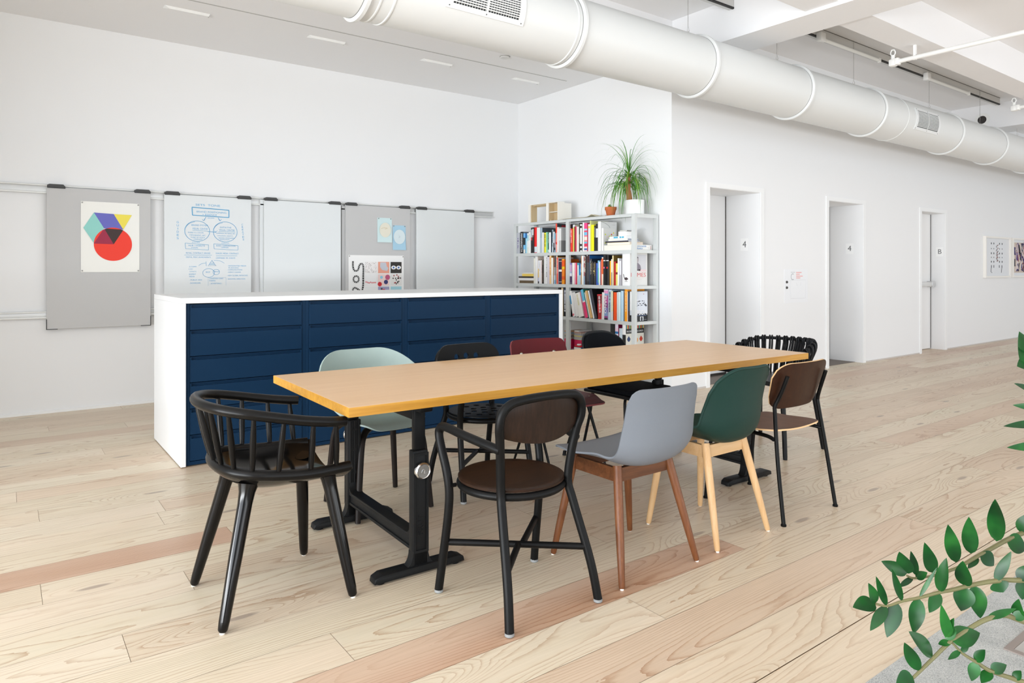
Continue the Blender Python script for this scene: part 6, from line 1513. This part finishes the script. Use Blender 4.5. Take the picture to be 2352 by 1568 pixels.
PLANT = [
 ([(2.289,0.609,0.573),(2.192,0.668,0.54),(2.143,0.692,0.524),(2.107,0.706,0.511),(2.061,0.727,0.492),(2.029,0.739,0.48),(1.994,0.752,0.468),(1.955,0.769,0.46),(1.923,0.78,0.456),(1.872,0.805,0.454),(1.846,0.812,0.465)],[((2.11,0.704,0.524),(2.095,0.702,0.64),0.0394),((2.033,0.736,0.5),(2.018,0.735,0.6),0.0341),((1.991,0.755,0.481),(1.963,0.763,0.584),0.0323),((1.921,0.782,0.463),(1.892,0.79,0.546),0.0303),((1.877,0.802,0.461),(1.853,0.806,0.528),0.019),((1.846,0.812,0.47),(1.783,0.846,0.506),0.0284),((1.85,0.809,0.47),(1.82,0.819,0.53),0.0347),((1.869,0.807,0.456),(1.828,0.825,0.435),0.0127),((1.875,0.803,0.454),(1.888,0.781,0.473),0.0222),((2.064,0.725,0.497),(2.081,0.7,0.469),0.0392),((2.143,0.692,0.522),(2.173,0.657,0.505),0.0495),((2.059,0.729,0.487),(2.026,0.741,0.461),0.0163),((2.186,0.672,0.538),(2.196,0.653,0.596),0.0365)]),
 ([(2.005,0.533,0.518),(1.93,0.588,0.512),(1.894,0.615,0.512),(1.859,0.641,0.507),(1.824,0.667,0.498),(1.793,0.689,0.489),(1.77,0.707,0.483),(1.732,0.734,0.471),(1.702,0.757,0.463),(1.671,0.78,0.451),(1.65,0.795,0.457)],[((1.649,0.796,0.457),(1.596,0.822,0.453),0.0351),((1.649,0.796,0.457),(1.626,0.801,0.51),0.0234),((1.67,0.78,0.452),(1.64,0.79,0.526),0.0161),((1.7,0.758,0.463),(1.67,0.768,0.543),0.0175),((1.671,0.78,0.45),(1.629,0.798,0.398),0.0234),((1.692,0.764,0.458),(1.661,0.775,0.382),0.0321),((1.731,0.735,0.47),(1.711,0.738,0.391),0.0307),((1.77,0.707,0.483),(1.74,0.716,0.44),0.0248),((1.82,0.669,0.496),(1.8,0.672,0.444),0.0409),((1.836,0.658,0.5),(1.836,0.645,0.427),0.0351),((1.878,0.627,0.509),(1.879,0.613,0.488),0.038),((1.771,0.706,0.484),(1.773,0.692,0.569),0.0263),((1.732,0.734,0.472),(1.755,0.705,0.547),0.0088),((1.819,0.67,0.498),(1.803,0.669,0.562),0.0336),((1.875,0.628,0.51),(1.894,0.602,0.584),0.0205),((1.92,0.595,0.512),(1.927,0.578,0.552),0.0263),((1.925,0.592,0.512),(1.915,0.587,0.47),0.0263)]),
 ([(1.918,0.51,0.421),(1.84,0.561,0.453),(1.799,0.584,0.47),(1.764,0.603,0.466),(1.731,0.621,0.452),(1.685,0.648,0.422),(1.648,0.668,0.389),(1.616,0.685,0.36),(1.59,0.697,0.339),(1.565,0.709,0.312)],[((1.762,0.605,0.466),(1.801,0.563,0.493),0.0152),((1.682,0.65,0.423),(1.655,0.657,0.508),0.0206),((1.676,0.654,0.43),(1.678,0.64,0.478),0.0165),((1.674,0.656,0.427),(1.683,0.637,0.454),0.0192),((1.683,0.649,0.425),(1.724,0.606,0.445),0.0412),((1.682,0.65,0.42),(1.65,0.661,0.42),0.0137),((1.646,0.67,0.393),(1.592,0.697,0.451),0.0356),((1.615,0.686,0.362),(1.579,0.7,0.43),0.0259),((1.599,0.691,0.352),(1.559,0.708,0.345),0.0326),((1.832,0.567,0.456),(1.819,0.564,0.509),0.0251),((1.815,0.572,0.463),(1.825,0.552,0.482),0.0194)]),
 ([(1.856,0.493,0.323),(1.791,0.546,0.342),(1.773,0.564,0.349),(1.739,0.592,0.363),(1.719,0.611,0.38),(1.699,0.631,0.397),(1.684,0.646,0.419)],[((1.717,0.613,0.382),(1.723,0.596,0.413),0.0205),((1.718,0.612,0.38),(1.699,0.614,0.344),0.0218),((1.696,0.632,0.4),(1.698,0.618,0.426),0.0109),((1.694,0.634,0.403),(1.661,0.646,0.389),0.0109),((1.742,0.591,0.362),(1.757,0.567,0.382),0.0218),((1.74,0.591,0.362),(1.712,0.6,0.342),0.0218),((1.777,0.56,0.347),(1.778,0.547,0.371),0.0163)]),
 ([(1.971,0.533,0.475),(1.957,0.544,0.648),(1.938,0.557,0.822),(1.931,0.562,0.995),(1.929,0.564,1.11)],[((1.93,0.563,1.061),(1.883,0.585,1.058),0.0433),((1.931,0.562,1.024),(1.881,0.587,1.018),0.0462),((1.935,0.56,0.954),(1.875,0.591,0.979),0.0173),((1.938,0.557,0.92),(1.873,0.593,0.929),0.0144),((1.943,0.554,0.885),(1.856,0.606,0.88),0.0173),((1.948,0.55,0.83),(1.862,0.601,0.831),0.0202),((1.931,0.562,0.995),(1.885,0.584,1.099),0.0404),((1.954,0.545,0.706),(1.968,0.523,0.767),0.0346)]),
]
t = empty('leafy_plant', 'glossy dark green plant with arching leafy stems at the lower right corner', 'potted plant', (2.2, .2, 0))
pr = random.Random(2)
for S, LV in PLANT:
    S = [Vector(p)-t.location for p in S]
    last = S[0]
    b = MB(); n = len(S); b.tube(S, [.0066-.0042*i/(n-1) for i in range(n)], STEM, 8, 4); st = b.build('stem', t)
    b = MB()
    for ba, ti, w in LV:
        ba, ti = Vector(ba)-t.location, Vector(ti)-t.location
        # nearest stem point: short leaf stalk joins it
        q = min(S, key=lambda p: (p-ba).length)
        tocam = (Vector((0, 0, 1.24))-t.location-ba).normalized()
        tilt = Vector((pr.uniform(-.35, .35), pr.uniform(-.35, .35), pr.uniform(.1, .6)))
        leafmesh(b, ba, ti, w*1.1, LEAF, tocam+tilt, fold=.22, curl=pr.uniform(-.06, .06), nu=12)
    b.build('foliage', st)
b = MB(); b.lathe([(.001, 0), (.15, 0), (.19, .34), (.18, .34), (.172, .31), (.001, .305)], mat('d8d8d4', .5), (0, 0, 0), 40, cap=False); b.build('pot', t)
b = MB(); b.lathe([(.001, .307), (.17, .307)], mat('3a2c20', .95), (0, 0, 0), 24, cap=False); b.build('soil', t)
b = MB()
for S, LV in PLANT:
    p = Vector(S[0])-t.location; b.tube([p, p*.75+Vector((.0, 0, .12)), p*.3+Vector((0, 0, .3)), Vector((p.x*.1, p.y*.1, .3))], .0066, STEM, 8, 5)
b.build('stem', t)

# ------------------------------------------------------------------ light: daylight from the open window side behind the camera, plus added fill lamps
w = bpy.data.worlds.new('World'); bpy.context.scene.world = w; w.use_nodes = True
bg = w.node_tree.nodes['Background']; bg.inputs['Color'].default_value = (.86, .93, 1, 1); bg.inputs['Strength'].default_value = .8
def area(name, loc, rot, sx, sy, power, col=(1, 1, 1)):
    l = bpy.data.lights.new(name, 'AREA'); l.shape = 'RECTANGLE'; l.size = sx; l.size_y = sy; l.energy = power; l.color = col
    o = bpy.data.objects.new(name, l); C.objects.link(o); o.location = loc; o.rotation_euler = rot; return o
COOL = (.87, .945, 1.04)
area('window_daylight', (7, -5.2, 2.0), (R(97), 0, 0), 18, 2.8, 190, COOL)
area('window_daylight', (-6.5, .3, 2.0), (R(97), 0, R(-90)), 8.5, 2.8, 520, COOL)
area('ceiling_fill', (7, -5, .5), (R(118), 0, 0), 18, .8, 320, (.95, .98, 1))  # added fill lamp tilted up to brighten the ceiling; no sill is built
area('ceiling_fill', (-6.3, .3, .5), (R(116), 0, R(-90)), 8.5, .8, 800, (.95, .98, 1))  # second added fill, from the west, lifting ceiling and upper walls

# ------------------------------------------------------------------ camera
cam = bpy.data.cameras.new('camera'); co = bpy.data.objects.new('camera', cam); C.objects.link(co)
cam.sensor_width = 36; cam.sensor_fit = 'HORIZONTAL'; cam.lens = 1584/2352*36
cam.shift_y = (620-784)/2352
co.location = (0, 0, 1.24); co.rotation_euler = (R(90), 0, R(53.54-90))
cam.clip_start = .05; cam.clip_end = 100
sc = bpy.context.scene; sc.camera = co
sc.view_settings.view_transform = 'Standard'; sc.view_settings.look = 'None'; sc.view_settings.gamma = 1; sc.view_settings.use_curve_mapping = False
sc.view_settings.exposure = -0.12
sc.cycles.max_bounces = 10; sc.cycles.diffuse_bounces = 6; sc.cycles.use_denoising = True
